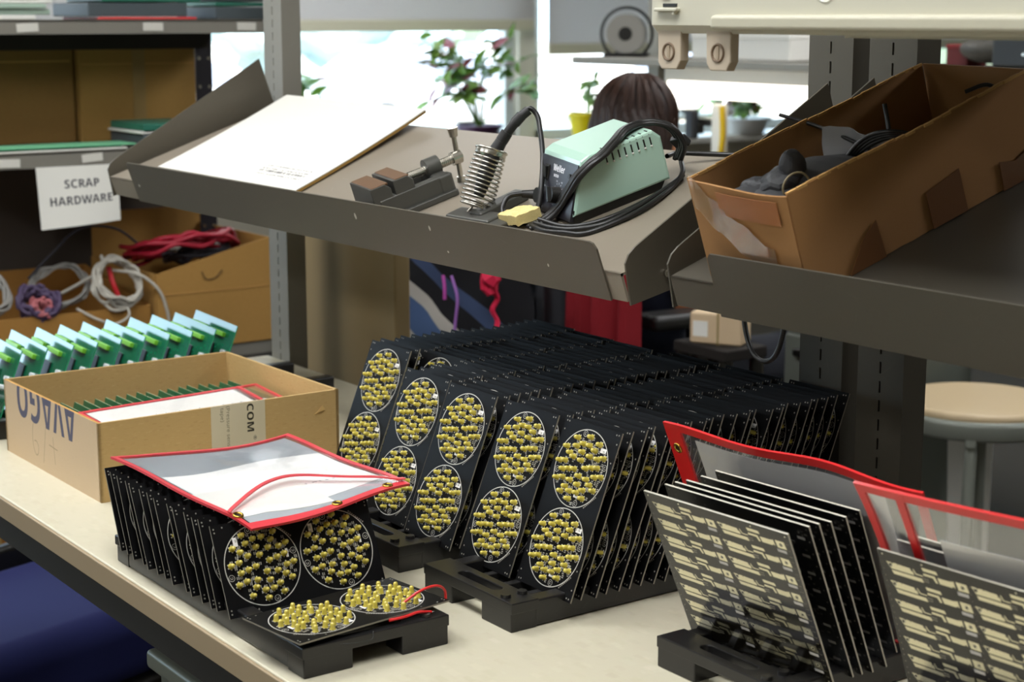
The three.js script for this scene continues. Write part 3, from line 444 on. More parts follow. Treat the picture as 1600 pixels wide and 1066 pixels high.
function ledBoard(label, pos, group, detail, landscape) {
  const t = thing('led_board', label, 'circuit board', pos, group), rz = landscape ? Math.PI / 2 : 0, up = landscape ? BW / 2 : BH / 2, c = Math.cos(rz), s = Math.sin(rz);
  const body = add(t, 'panel', boardGeo, boardMats); body.rotation.z = rz; body.position.y = up;
  if (detail) for (const [x, y] of ledXY) { const m = add(t, 'led', ledGeo, M.led); m.position.set(x * c - y * s, x * s + y * c + up, BT / 2); }
  else { const m = add(t, 'led_field', ledField, M.led); m.userData.kind = 'stuff'; m.rotation.z = rz; m.position.y = up; }
  t.rotation.order = 'YXZ'; return t;
}
// black slotted racks: origin at the middle of the front end, the long side runs to -z
const RW = 0.152, RL = 0.415, RH = 0.029;
function makeRack(label, pos, turn, group) {
  const t = thing('board_rack', label, 'rack', pos, group); t.rotation.y = turn;
  const endPlate = () => { const hole = []; for (let i = 0; i < 24; i++) { const a = i / 24 * 6.2832, cx = 0.028 * Math.sign(Math.cos(a)) ; hole.push([cx + 0.0075 * Math.cos(a), 0.0155 + 0.0072 * Math.sin(a)]); } const g = prism(shape([[-RW / 2, 0], [RW / 2, 0], [RW / 2, 0.030], [-RW / 2, 0.030]], [hole]), 0.009, 0.001); g.rotateX(-Math.PI / 2); return g.translate(0, RH - 0.0102, -0.001); };
  const foot = (x, z) => rb(0.05, RH - 0.0095, 0.030, x, (RH - 0.0095) / 2, z, 0.0012);
  add(t, 'end_block', uvm(merge(endPlate(), foot(-RW / 2 + 0.025, -0.015), foot(RW / 2 - 0.025, -0.015))), M.rackPlastic);
  add(t, 'end_block', uvm(merge(at(endPlate(), 0, 0, -RL + 0.030), foot(-RW / 2 + 0.025, -RL + 0.015), foot(RW / 2 - 0.025, -RL + 0.015))), M.rackPlastic);
  for (const s of [-1, 1]) add(t, 'side_rail', uvm(rb(0.018, 0.026, RL - 0.058, s * (RW / 2 - 0.0095), 0.014, -RL / 2, 0.002)), M.rackPlastic);
  for (const x of [-0.036, 0, 0.036]) add(t, 'floor_rail', uvm(rb(0.009, 0.012, RL - 0.058, x, 0.0133, -RL / 2, 0.001)), M.rackPlastic);
  const rib = bx(RW - 0.03, 0.006, 0.003, 0, 0.0095, 0);
  for (let i = 0; i < 23; i++) { const m = add(t, 'rib', rib, M.rackPlastic); m.position.z = -0.0475 - i * 0.0146; }
  for (const [x, z] of [[RW / 2 - 0.02, -0.008], [RW / 2 - 0.02, -0.027], [-RW / 2 + 0.02, -RL + 0.012]]) add(t, 'peg', cyl(0.0048, 0.0052, 0.004, x, RH + 0.001, z), M.rackPlastic);
  return t;
}
const rackA = makeRack('black slotted rack at the front bench edge, under the flat red pouch', [-1.276, 0, -0.758], Math.PI / 2 + 0.0);
const rackB = makeRack('black slotted rack with an oval handle hole under the nearest tall LED boards', [-1.341, 0, -0.898], 0);
makeRack('black slotted rack under the middle tall LED board columns, right of the flat pouch', [-1.555, 0, -0.905], 0);
makeRack('black slotted rack beside the cardboard box, mostly hidden under the leftmost tall LED boards', [-1.742, 0, -0.93], 0);
makeRack('worn black rack at the bottom of the picture under the left pale pad boards', [-1.045, 0, -0.957], -0.0);
makeRack('black slotted rack at the right picture edge under the second set of pale pad boards', [-0.815, 0, -0.985], 0);

// rack A: landscape boards leaning back to the left
{
  const XS = [-1.404, -1.431, -1.441, -1.461, -1.484, -1.500, -1.527, -1.549, -1.566, -1.586, -1.604, -1.626, -1.647, -1.662];
  XS.forEach((x, i) => {
    const b = ledBoard(i ? 'black LED board standing on edge in the front rack, under the flat red pouch' : 'foremost landscape black LED board in the front rack, both yellow discs facing the camera', [x, 0.0195, -0.7595 + (i ? rr(-0.002, 0.002) : 0)], i ? 'landscape LED boards under the red pouch' : null, i === 0, true);
    b.rotation.set(-0.445 + (i ? rr(-0.03, 0.03) : 0), Math.PI / 2, 0);
  });
  const l = ledBoard('black LED board lying flat on the end of the front rack, yellow LEDs pointing up', [-1.318, 0.0345, -0.672], null, true, false);
  l.rotation.set(-Math.PI / 2 + 0.0, 0.118, 0);
}
// three racks of upright boards leaning back: six columns
{
  const COLS = [[-1.818, -1.017, 'leftmost column'], [-1.735, -1.040, 'second column from the left'], [-1.648, -0.962, 'third column from the left'], [-1.5505, -0.957, 'fourth column from the left'], [-1.4425, -0.9575, 'fifth column from the left'], [-1.345, -0.961, 'rightmost column']];
  const first = ['front tall LED board of the leftmost column, beside the brown box', 'LED board peeping out between the leftmost and the next tall front boards', 'second of the tall front LED boards, its left side behind the pouch corner', 'middle one of the five tall front LED boards', 'fourth tall front LED board, left neighbour of the nearest one', 'nearest and rightmost of the five tall front LED boards'];
  COLS.forEach(([x0, z0, where], c) => {
    const n = Math.floor((1.272 + z0) / 0.0148) + 1;
    let proto;
    for (let i = 0; i < n; i++) {
      const pos = [x0 + BW / 2 + (i ? rr(-0.003, 0.003) : 0), 0.0195, z0 - i * 0.0148 + (i ? rr(-0.002, 0.002) : 0)], tilt = -0.375 + (i ? rr(-0.025, 0.025) : 0);
      let b;
      if (i === 0) b = ledBoard(first[c], pos, null, c !== 1, false);
      else if (!proto) b = proto = ledBoard('tall black LED board in the ' + where + ', standing behind its front board', pos, 'upright LED boards, ' + where, false, false);
      else b = copy(proto, pos);
      b.rotation.order = 'YXZ'; b.rotation.set(tilt, 0, 0);
    }
  });
}
// red wires on the lying board
{ const t = thing('wire', 'short red wire arching off the right end of the lying LED board', 'wire', [-1.30, 0.05, -0.83]); const O = [-1.30, 0.05, -0.83];
  add(t, 'insulation', tube(rel([[-1.300, 0.040, -0.800], [-1.298, 0.049, -0.818], [-1.299, 0.050, -0.836], [-1.303, 0.042, -0.848], [-1.304, 0.030, -0.850]], O), 0.0013, 26, 8), M.red);
  add(t, 'thin_lead', tube(rel([[-1.262, 0.036, -0.745], [-1.258, 0.031, -0.742], [-1.258, 0.030, -0.728], [-1.263, 0.0305, -0.712]], O), 0.0005, 16, 6), M.black); }
{ const O = [-1.285, 0.034, -0.81], t = thing('wire', 'loose red wire lying on the rack end below the lying LED board', 'wire', O);
  add(t, 'insulation', tube(rel([[-1.284, 0.033, -0.775], [-1.282, 0.034, -0.792], [-1.284, 0.0345, -0.806], [-1.286, 0.031, -0.822]], O), 0.0014, 20, 8), M.red);
  add(t, 'bare_end', tube(rel([[-1.286, 0.031, -0.822], [-1.2863, 0.0305, -0.825]], O), 0.0008, 4, 6), M.steel); }

// ---------- red bordered vinyl pouches ----------
// f(u, v) -> point of the pouch (u along its length, v across); strips of the border lie proud of the film
function pouch(t, f, L, W, bw, opts = {}) {
  const off = (k) => (u, v) => { const e = 1e-3, p = V(...f(u, v)), n = V(...f(Math.min(1, u + e), v)).sub(V(...f(Math.max(0, u - e), v))).cross(V(...f(u, Math.min(1, v + e))).sub(V(...f(u, Math.max(0, v - e))))).normalize(); return p.addScaledVector(n, k).toArray(); };
  add(t, 'clear_film', slab(40, 26, off(0.0006), 0.0003), M.vinyl);
  add(t, 'clear_film', slab(40, 26, off(-0.0010), 0.0003), opts.back ?? M.vinyl);
  const bu = bw / L, bv = bw / W, strip = (u0, u1, v0, v1) => slab(u1 - u0 > 0.5 ? 44 : 4, v1 - v0 > 0.5 ? 30 : 4, (a, b) => off(0)(u0 + (u1 - u0) * a, v0 + (v1 - v0) * b), 0.0026);
  const eu = (opts.end ?? bw) / L;
  add(t, 'border', strip(0, eu, 0, 1), (opts.red ?? M.red)); add(t, 'border', strip(1 - (opts.far ?? bw) / L, 1, 0, 1), (opts.red ?? M.red));
  add(t, 'border', strip(0, 1, 0, bv), (opts.red ?? M.red)); add(t, 'border', strip(0, 1, 1 - bv, 1), (opts.red ?? M.red));
  for (const [u, v] of opts.grommets ?? []) {
    const p = V(...f(u, v)), n = V(...off(1)(u, v)).sub(p).normalize(), g = new THREE.TorusGeometry(0.0042, 0.0014, 8, 20);
    g.applyQuaternion(new THREE.Quaternion().setFromUnitVectors(V(0, 0, 1), n)).translate(p.x + n.x * 0.0016, p.y + n.y * 0.0016, p.z + n.z * 0.0016); add(t, 'grommet', g, M.brass);
    const h = new THREE.CircleGeometry(0.0035, 16).applyQuaternion(new THREE.Quaternion().setFromUnitVectors(V(0, 0, 1), n)).translate(p.x + n.x * 0.0019, p.y + n.y * 0.0019, p.z + n.z * 0.0019); add(t, 'grommet_hole', h, M.black);
  }
  return off;
}
const textSheet = (w, h, draw) => std(0xffffff, 0.85, 0, { map: ctex(canvas(w, h, draw)) });
{ // the pouch lying on rack A
  const O = [-1.56, 0.107, -0.787], t = thing('document_pouch', 'clear vinyl pouch with a red border lying flat on the front rack boards', 'pouch', O);
  const C = [[-1.703, -0.684], [-1.404, -0.694], [-1.434, -0.892], [-1.682, -0.886]];   // left, front, right, back
  const f = (u, v) => {
    const x = (C[0][0] * (1 - u) + C[1][0] * u) * (1 - v) + (C[3][0] * (1 - u) + C[2][0] * u) * v, z = (C[0][1] * (1 - u) + C[1][1] * u) * (1 - v) + (C[3][1] * (1 - u) + C[2][1] * u) * v;
    const corner = Math.max(0, u - 0.86) * Math.max(0, 0.35 - v) * 2;
    const y = 0.1062 + 0.0025 * Math.sin(v * 5 + u * 3) * u - 0.05 * Math.pow(Math.max(0, u - 0.88), 1.3) * (1 - 0.6 * v) + 0.0016 * Math.sin(u * 8 + v * 7) + 0.005 * Math.pow(Math.abs(2 * v - 1), 3) * (1 - u) - corner * 0.06 + 0.006 * Math.exp(-((u - 0.55) ** 2 + (v - 0.6) ** 2) * 9);
    return [x - O[0] - corner * 0.10, y - O[1], z - O[2] - corner * 0.10];
  };
  const off = pouch(t, f, 0.29, 0.205, 0.0052, { red: M.redPale, far: 0.011, grommets: [[0.972, 0.56], [0.972, 0.88], [0.9, 0.03]] });
  const fl = []; for (let i = 0; i <= 30; i++) { const v = i / 30, u = 0.88 - 0.30 * Math.sin(Math.min(1, v * 1.05) * Math.PI) * (0.6 + 0.4 * v) + 0.08 * v; const p = f(u, v); fl.push(V(p[0], p[1] + 0.0035 + 0.004 * Math.sin(v * 3.14), p[2])); }
  const strip = new THREE.CatmullRomCurve3(fl); add(t, 'flap_edge', slab(60, 2, (u, v) => { const p = strip.getPoint(u); return [p.x + 0.006 * (v - 0.5), p.y, p.z]; }, 0.0014), M.redPale);
  const s = thing('paper_sheet', 'white printed papers seen inside the flat red bordered pouch', 'paper', O);
  const draw = (g, w, h) => { g.fillStyle = '#fbfaf7'; g.fillRect(0, 0, w, h); g.save(); g.translate(w * 0.46, h * 0.80); g.fillStyle = '#8d8d90'; for (let r = 0; r < 3; r++) for (let x = 0; x < 190; x += rr(10, 22)) g.fillRect(x, r * 24, rr(5, 14), 13); g.restore(); g.fillStyle = '#77787a'; for (let x = 0; x < 280; x += rr(16, 38)) g.fillRect(w * 0.69 + rr(-4, 4), 130 + x, 11, rr(8, 18)); };
  add(s, 'sheet', slab(44, 30, (u, v) => { const p = off(-0.0002)(0.34 + 0.57 * u - 0.05 * v * u, 0.05 + 0.90 * v); return p; }, 0.0004), textSheet(1024, 768, draw));
  add(s, 'sheet', slab(40, 26, (u, v) => { const p = off(-0.0001)(0.62 + 0.31 * u - 0.04 * (1 - v), 0.03 + 0.55 * v); return p; }, 0.0003), M.paper);
  const g = thing('paper_sheet', 'grey translucent sheet in the left half of the flat red pouch', 'paper', O);
  add(g, 'sheet', slab(44, 30, (u, v) => off(-0.0005)(0.035 + 0.932 * u, 0.045 + 0.91 * v), 0.0003), std(0xb4babf, 0.35, 0, { clearcoat: 0.6, clearcoatRoughness: 0.2 }));
}
function leanPouch(label, q, opt, sheetLabel) {   // stands behind leaning boards: x, z of its lower left corner, width, height, tilt, yaw
  const [x, z, w, h, tl, yw] = q, O = [x, 0.02, z], t = thing('document_pouch', label, 'pouch', O);
  const c = Math.cos(yw), s = Math.sin(yw);
  const f = (u, v) => { const a = w * u, hh = h * v, wob = opt.wob(u, v), ww = tl + (opt.curl?.(u, v) ?? 0); return [a * c + (hh * Math.sin(ww) + wob) * s, hh * Math.cos(ww) + (opt.lift?.(u, v) ?? 0), -a * s + (hh * Math.sin(ww) + wob) * c]; };
  const off = pouch(t, f, w, h, 0.008, opt);
  for (const k of opt.bars ?? []) add(t, 'border', slab(4, 30, (u, v) => off(0)(k - 0.012 + 0.024 * u, v), 0.003), M.red);
  const p = thing('paper_sheet', sheetLabel, 'paper', O);
  add(p, 'sheet', slab(16, 14, (u, v) => off(-0.0002)(opt.sheet[0] + (opt.sheet[1] - opt.sheet[0]) * u, 0.05 + (opt.sheet[2] - 0.05) * v), 0.0004), std(0xd0cecc, 0.8));
}
leanPouch('red bordered vinyl pouch standing behind the left set of pale pad boards', [-1.215, -1.114, 0.304, 0.1935, 0.4156, 0.062], { end: 0.022, grommets: [[0.038, 0.86]], wob: (u, v) => 0.0035 * Math.sin(u * 9) * v, lift: (u, v) => 0.0022 * Math.sin(u * 11 + 0.5) * v, sheet: [0.13, 0.86, 0.93] }, 'grey paper inside the pouch behind the left pale pad boards');
leanPouch('red bordered vinyl pouch at the right edge, between the two sets of pale pad boards', [-0.905, -1.055, 0.30, 0.229, 0.469, 0.158], { bars: [0.135], far: 0.008, grommets: [[0.015, 0.37]], wob: (u, v) => 0.002 * Math.sin(u * 7) * v, curl: (u, v) => -0.20 * (1 - v) * Math.exp(-u * 7), sheet: [0.22, 0.95, 0.82] }, 'grey paper inside the pouch at the right edge of the picture');

// ---------- boards with pale metal pads ----------
const PW = 0.168, PH = 0.159;
function padCanvas(kind) {   // 'color', 'metal', 'rough'
  return canvas(1024, 968, (g, w, h) => {
    const pad = kind === 'color' ? '#d9d3b6' : kind === 'metal' ? '#0000d8' : '#004200', dark = kind === 'color' ? '#1a1712' : kind === 'metal' ? '#000000' : '#002400';
    g.fillStyle = dark; g.fillRect(0, 0, w, h);
    const R = (h - 90) / 8, U = (w - 90) / 2;
    const lbl = kind === 'color' ? '#c9c6c4' : kind === 'metal' ? '#000000' : '#00a000';
    for (let c = 0; c < 2; c++) for (let r = 0; r < 8; r++) {
      const x0 = 40 + c * (U + 14), y0 = 58 + r * R, P = (col, pts) => { g.fillStyle = col; g.beginPath(); pts.forEach(([u, v], i) => g[i ? 'lineTo' : 'moveTo'](x0 + u * U, y0 + v * R)); g.fill(); };
      P(pad, [[0, 0], [0.07, 0], [0.075, 0.06], [0.09, 0.0], [0.14, 0.0], [0.145, 0.07], [0.155, 0.0], [0.20, 0.02], [0.30, 0.03], [0.31, 0.16], [0.33, 0.16], [0.34, 0.34], [0.05, 0.34]]);
      P(pad, [[0.05, 0.40], [0.43, 0.40], [0.45, 0.60], [0.07, 0.60]]);
      P(pad, [[0.33, 0.02], [0.345, 0.02], [0.37, 0.22], [0.45, 0.22], [0.45, 0.28], [0.36, 0.28]]);
      P(pad, [[0.45, -0.20], [0.63, -0.20], [0.645, -0.03], [0.465, -0.03]]);
      P(pad, [[0.46, 0.08], [0.60, 0.08], [0.63, 0.40], [0.60, 0.42], [0.575, 0.2], [0.46, 0.2]]);
      P(pad, [[0.63, 0.10], [0.79, 0.10], [0.795, 0.02], [0.805, 0.10], [0.825, 0.02], [0.84, 0.40], [0.81, 0.32], [0.80, 0.40], [0.65, 0.40]]);
      P(pad, [[0.85, 0.02], [0.98, 0.02], [1.0, 0.44], [0.87, 0.44]]);
      if (kind === 'color') { g.fillStyle = '#8f8a7a'; for (let k = 0; k < 8; k++) g.fillRect(x0 + (0.445 + (k % 4) * 0.018) * U, y0 + (0.34 + Math.floor(k / 4) * 0.12) * R, 5, 7); }
      P(lbl, [[0.85, 0.52], [0.98, 0.52], [0.985, 0.68], [0.855, 0.68]]);
      for (const [u, v, k] of [[0.05, 0.14, 12], [0.925, 0.24, 11]]) { g.fillStyle = dark; g.beginPath(); g.arc(x0 + u * U, y0 + v * R, k, 0, 6.3); g.fill(); g.strokeStyle = pad; g.lineWidth = 3; g.beginPath(); g.arc(x0 + u * U, y0 + v * R, k - 2, 0, 6.3); if (kind === 'color') g.stroke(); }
      if (kind === 'color') { g.fillStyle = '#6f6a58'; for (const k of [0.1, 0.45, 0.8]) { g.beginPath(); g.arc(18, y0 + k * R, 3.5, 0, 6.3); g.arc(w - 18, y0 + k * R, 3.5, 0, 6.3); g.fill(); g.beginPath(); g.arc(x0 + U + 7, y0 + k * R, 3, 0, 6.3); g.fill(); } }
    }
    if (kind === 'color') { g.fillStyle = '#cfc9ae'; for (const [x, y] of [[26, 22], [w - 26, 22], [w * 0.25, 20], [w * 0.75, 20], [26, h - 22], [w - 26, h - 22]]) { g.beginPath(); g.arc(x, y, 5, 0, 6.3); g.fill(); } }
  });
}
const mr = canvas(1024, 968, (g) => { g.drawImage(padCanvas('metal'), 0, 0); g.globalCompositeOperation = 'lighter'; g.drawImage(padCanvas('rough'), 0, 0); });
const mrT = ctex(mr, 0, false);
const padFace = new THREE.MeshPhysicalMaterial({ map: ctex(padCanvas('color')), metalnessMap: mrT, roughnessMap: mrT, metalness: 1, roughness: 1, side: THREE.DoubleSide });
const backTex = ctex(canvas(512, 484, (g, w, h) => { g.fillStyle = '#0e0e0e'; g.fillRect(0, 0, w, h); for (let i = 0; i < 420; i++) { g.fillStyle = ['#2b2a28', '#1b1a19', '#4a4843'][i % 3]; g.fillRect(rr(10, w - 20), rr(10, h - 20), rr(3, 12), rr(3, 9)); } g.fillStyle = '#8b8884'; for (let r = 0; r < 8; r++) for (const c of [0.42, 0.9]) g.fillRect(c * w, 40 + r * h * 0.115, 26, 9); g.fillStyle = '#77736a'; for (const x of [12, w - 12]) for (let y = 12; y < h; y += 38) { g.beginPath(); g.arc(x, y, 2.4, 0, 6.3); g.fill(); } }));
const compBack = std(0xffffff, 0.35, 0, { map: backTex });
const padGeo = new THREE.BoxGeometry(PW, PH, 0.0018), edgeWhite = std(0xc2bdac, 0.6);
const padMats = [edgeWhite, edgeWhite, edgeWhite, edgeWhite, padFace, compBack], compMats = [edgeWhite, edgeWhite, edgeWhite, edgeWhite, compBack, compBack];
const partsField = (() => { const a = []; for (let r = 0; r < 8; r++) for (let c = 0; c < 2; c++) { const x0 = -PW / 2 + 0.012 + c * PW * 0.47, y0 = PH / 2 - 0.013 - r * 0.0185; for (let k = 0; k < 7; k++) a.push(bx(rr(0.002, 0.005), rr(0.0015, 0.003), 0.0012, x0 + rr(0, 0.062), y0 - rr(0, 0.009), 0.0014)); } return merge(a); })();
function padBoard(label, pos, tilt, yaw, front, group) {
  const t = thing('pad_board', label, 'circuit board', pos, group);
  const b = add(t, 'panel', padGeo, front ? padMats : compMats); b.position.set(PW / 2, PH / 2, 0);
  if (!front) { const p = add(t, 'small_parts', partsField, std(0x33312d, 0.4)); p.position.set(PW / 2, PH / 2, 0); p.userData.kind = 'stuff'; }
  t.rotation.order = 'YXZ'; t.rotation.set(tilt, yaw, 0); return t;
}
[[-1.1285, -1.0055], [-1.133, -1.033], [-1.133, -1.044], [-1.131, -1.055], [-1.133, -1.074], [-1.139, -1.096]].forEach(([x, z], i) => padBoard(i ? 'dark panel with pale top edge standing behind the left front pale pad board' : 'front panel with rows of pale metal pads in the left pad rack', [x, 0.02, z], 0.4156 - (i ? 0.004 * i : 0), 0.0647, i < 1, i ? 'panels behind the left pale pad board' : null));
[[-0.887, -1.033], [-0.893, -1.062], [-0.899, -1.08]].forEach(([x, z], i) => padBoard(i ? 'dark panel standing behind the right front pale pad board at the picture edge' : 'front panel with rows of pale metal pads in the rack at the right picture edge', [x, 0.02, z], 0.365, 0.0647, i < 1, i ? 'panels behind the right pale pad board' : null));

// ---------- the cardboard box with green boards ----------
{
  const cx = -2.072, cz = -0.917, w = 0.318, d = 0.33, h = 0.098, e = 0.004, t = thing('cardboard_box', 'open shallow cardboard box of green circuit boards with blue upside down lettering', 'box', [cx, 0, cz]); t.rotation.y = 0.01;
  const printed = canvas(1024, 316, (g, W, H) => {
    g.drawImage(speckle('#cdb493', ['#b39a72', '#dcc6a4', '#c3a981'], 2600, [1, 3, 5], 1024), 0, 0, W, W);
    g.save(); g.translate(800, -42); g.rotate(Math.PI); g.fillStyle = '#57566a'; g.font = 'bold 236px sans-serif'; g.scale(0.82, 1); g.fillText('AVAGO', 0, 0); g.restore();
    g.strokeStyle = '#8d7a5c'; g.lineWidth = 3; g.beginPath(); g.moveTo(330, 130); g.bezierCurveTo(300, 190, 320, 270, 360, 262); g.bezierCurveTo(390, 250, 385, 190, 335, 205); g.moveTo(470, 120); g.lineTo(430, 282); g.moveTo(500, 190); g.lineTo(590, 196); g.moveTo(545, 150); g.lineTo(560, 262); g.stroke();
  });
  const seamTex = std(0xffffff, 0.88, 0, { map: ctex(printed) });
  const tp = canvas(256, 256, (g) => { g.fillStyle = '#c9bea2'; g.fillRect(0, 0, 256, 256); g.save(); g.translate(205, 0); g.rotate(Math.PI / 2); g.fillStyle = '#1d1b18'; g.font = 'bold 44px sans-serif'; g.fillText('COM', 4, 36); g.font = '20px sans-serif'; g.fillText('®', 116, 8); g.restore(); g.save(); g.translate(88, 0); g.rotate(Math.PI / 2); g.fillStyle = '#6d6655'; g.font = '21px sans-serif'; g.fillText('(Pressure sensitive', 4, 16); g.fillText('tape)', 8, 44); g.restore(); });
  add(t, 'long_panel', bx(e, h, d, w / 2 - e / 2, h / 2, 0), M.card); 
  uvm(t.children[0].geometry); t.children[0].geometry = uvm(bx(e, h, d, w / 2 - e / 2, h / 2, 0));
  add(t, 'long_panel', uvm(bx(e, h, d, -w / 2 + e / 2, h / 2, 0)), M.card);
  const front = [M.card, M.card, M.cardEdge, M.cardEdge, seamTex, M.card];
  add(t, 'end_panel', bx(w, h, e, 0, h / 2, d / 2 - e / 2), front).userData.label = 'end panel with blue lettering';
  add(t, 'end_panel', uvm(bx(w, h, e, 0, h / 2, -d / 2 + e / 2)), M.card);
  add(t, 'bottom_panel', uvm(bx(w - 0.002, e, d - 0.002, 0, e / 2 + 0.0004, 0)), M.card);
  const tapeStrip = bx(0.0006, h - 0.001, 0.075, w / 2 + 0.0004, h / 2 + 0.001, -0.02);
  add(t, 'tape_strip', tapeStrip, [std(0xffffff, 0.3, 0, { map: ctex(tp) }), M.cream, M.cream, M.cream, M.cream, M.cream]).userData.label = 'pale printed packing tape';
  add(t, 'torn_fold', merge(at(prism([[0, 0], [0.014, 0.004], [0.010, 0.010]], 0.001), 0, 0, 0, 0, Math.PI / 2), at(new THREE.BoxGeometry(0.001, 0.001, 0.001), 0, 0, 0)).translate(w / 2 + 0.0006, 0.07, -0.13), std(0xc9a468, 0.9));
  const pcb = std(0x0d5a3a, 0.35, 0, { clearcoat: 0.4 }), pe = std(0xa9b58e, 0.6), conn = std(0xd2d3d0, 0.35, 0.3);
  const parts = merge(bx(0.012, 0.010, 0.006, 0.075, 0.018, 0.004), bx(0.010, 0.006, 0.004, -0.02, 0.02, 0.003), bx(0.008, 0.008, 0.003, -0.05, 0.016, 0.003), bx(0.02, 0.004, 0.003, 0.02, 0.022, 0.003));
  let proto; 
  for (let i = 0; i < 18; i++) {
    const pos = [-2.115, 0.006 + rr(-0.001, 0.001), -0.790 - i * 0.0154];
    if (!proto) { proto = thing('green_board', 'small green circuit board standing in the row inside the cardboard box', 'circuit board', pos, 'green boards in the cardboard box'); add(proto, 'panel', bx(0.165, 0.058, 0.0016, 0, 0.029, 0), [pe, pe, pe, pe, pcb, pcb]); add(proto, 'components', at(parts.clone(), 0, 0.03, 0), M.black); add(proto, 'connector', cyl(0.0055, 0.0055, 0.014, 0.076, 0.056, 0.004, Math.PI / 2, 0, 0, 14), conn); }
    const b = i ? copy(proto, pos) : proto; b.rotation.set(-0.22 + rr(-0.03, 0.03), rr(-0.02, 0.02), 0);
  }
  const O = [-2.0, 0.068, -0.935], p = thing('document_pouch', 'red edged vinyl pouch tucked beside the green boards in the cardboard box', 'pouch', O);
  const C = [[-2.083, 0.073, -0.795], [-1.925, 0.052, -0.82], [-1.955, 0.060, -1.066], [-2.118, 0.071, -1.068]];
  const f = (u, v) => { const r = [0, 1, 2].map((k) => (C[0][k] * (1 - u) + C[1][k] * u) * (1 - v) + (C[3][k] * (1 - u) + C[2][k] * u) * v - O[k]); r[1] += 0.004 * Math.sin(v * 7) * u; return r; };
  const off = pouch(p, f, 0.15, 0.26, 0.0045, { red: M.redPale });
  add(p, 'border', slab(20, 3, (a, b) => off(0)(a, 0.88 + 0.018 * b), 0.003), M.redPale);
  const s = thing('paper_sheet', 'white printed paper inside the pouch in the cardboard box', 'paper', O);
  add(s, 'sheet', slab(10, 16, (u, v) => off(-0.0002)(0.04 + 0.93 * u, 0.03 + 0.82 * v), 0.0004), textSheet(256, 512, (g, W, H) => { g.fillStyle = '#f1eee8'; g.fillRect(0, 0, W, H); g.save(); g.translate(110, 440); g.rotate(-Math.PI / 2); g.fillStyle = '#a9a6a4'; for (let x = 0; x < 240; x += 26) g.fillRect(x, 0, rr(10, 20), 26); g.restore(); }));
}
// ---------- the row of large green boards behind the box ----------
{
  const t0 = thing('board_rack', 'low black rack holding the row of large green boards behind the cardboard box', 'rack', [-2.36, 0, -1.0]);
  add(t0, 'side_rail', uvm(merge(rb(0.02, 0.026, 0.62, -0.07, 0.013, 0.02), rb(0.02, 0.026, 0.62, 0.06, 0.013, 0.02))), M.rackPlastic);
  for (let i = 0; i < 16; i++) add(t0, 'rib', bx(0.15, 0.006, 0.006, -0.005, 0.010, 0.29 - i * 0.037), M.rackPlastic);
  const gm = std(0x17795a, 0.16, 0, { clearcoat: 1, clearcoatRoughness: 0.06, map: ctex(canvas(512, 448, (g, w, h) => { g.fillStyle = '#b9d8c8'; g.fillRect(0, 0, w, h); g.strokeStyle = '#8fc0a6'; g.lineWidth = 3; for (let i = 0; i < 60; i++) { g.beginPath(); const y = rr(0, h), x = rr(0, w); g.moveTo(x, y); g.lineTo(x + rr(30, 120), y); g.lineTo(x + rr(60, 160), y + rr(-20, 20)); g.stroke(); } g.fillStyle = '#eef2ea'; for (let i = 0; i < 80; i++) g.fillRect(rr(250, w - 20), rr(90, h), rr(4, 20), rr(3, 9)); })) });
  const ge = std(0x2f9a70, 0.5), slot = std(0x7cc23a, 0.35), chip = std(0x151719, 0.35), lab = std(0xe9edf2, 0.4);
  const names12 = ['nearest the left picture edge', ''];
  let proto;
  for (let i = 0; i < 12; i++) {
    const z = -1.075 + (10.6 - i) * 0.0367, pos = [-2.372, 0.012, z];
    if (!proto) {
      proto = thing('large_green_board', 'large glossy green circuit board leaning in the row behind the cardboard box', 'circuit board', pos, 'large green boards behind the box');
      add(proto, 'panel', bx(0.138, 0.118, 0.0018, 0, 0.059, 0), [ge, ge, ge, ge, gm, gm]);
      add(proto, 'card_slot', rb(0.046, 0.007, 0.006, -0.040, 0.100, 0.0035, 0.001), slot); add(proto, 'card_slot', rb(0.046, 0.007, 0.006, 0.020, 0.099, 0.0035, 0.001), slot);
      add(proto, 'chip', rb(0.032, 0.04, 0.003, 0.004, 0.062, 0.002, 0.0006), chip); add(proto, 'chip', rb(0.02, 0.02, 0.003, -0.045, 0.06, 0.002, 0.0006), chip);
      add(proto, 'capacitor', merge(cyl(0.004, 0.004, 0.008, 0.048, 0.06, 0.005, Math.PI / 2), cyl(0.004, 0.004, 0.008, 0.040, 0.045, 0.005, Math.PI / 2), cyl(0.003, 0.003, 0.006, 0.055, 0.075, 0.004, Math.PI / 2)), lab);
    }
    const b = i ? copy(proto, pos) : proto; b.rotation.order = 'YXZ'; b.rotation.set(-0.36 + rr(-0.015, 0.015), 0.03, -0.05);
  }
}
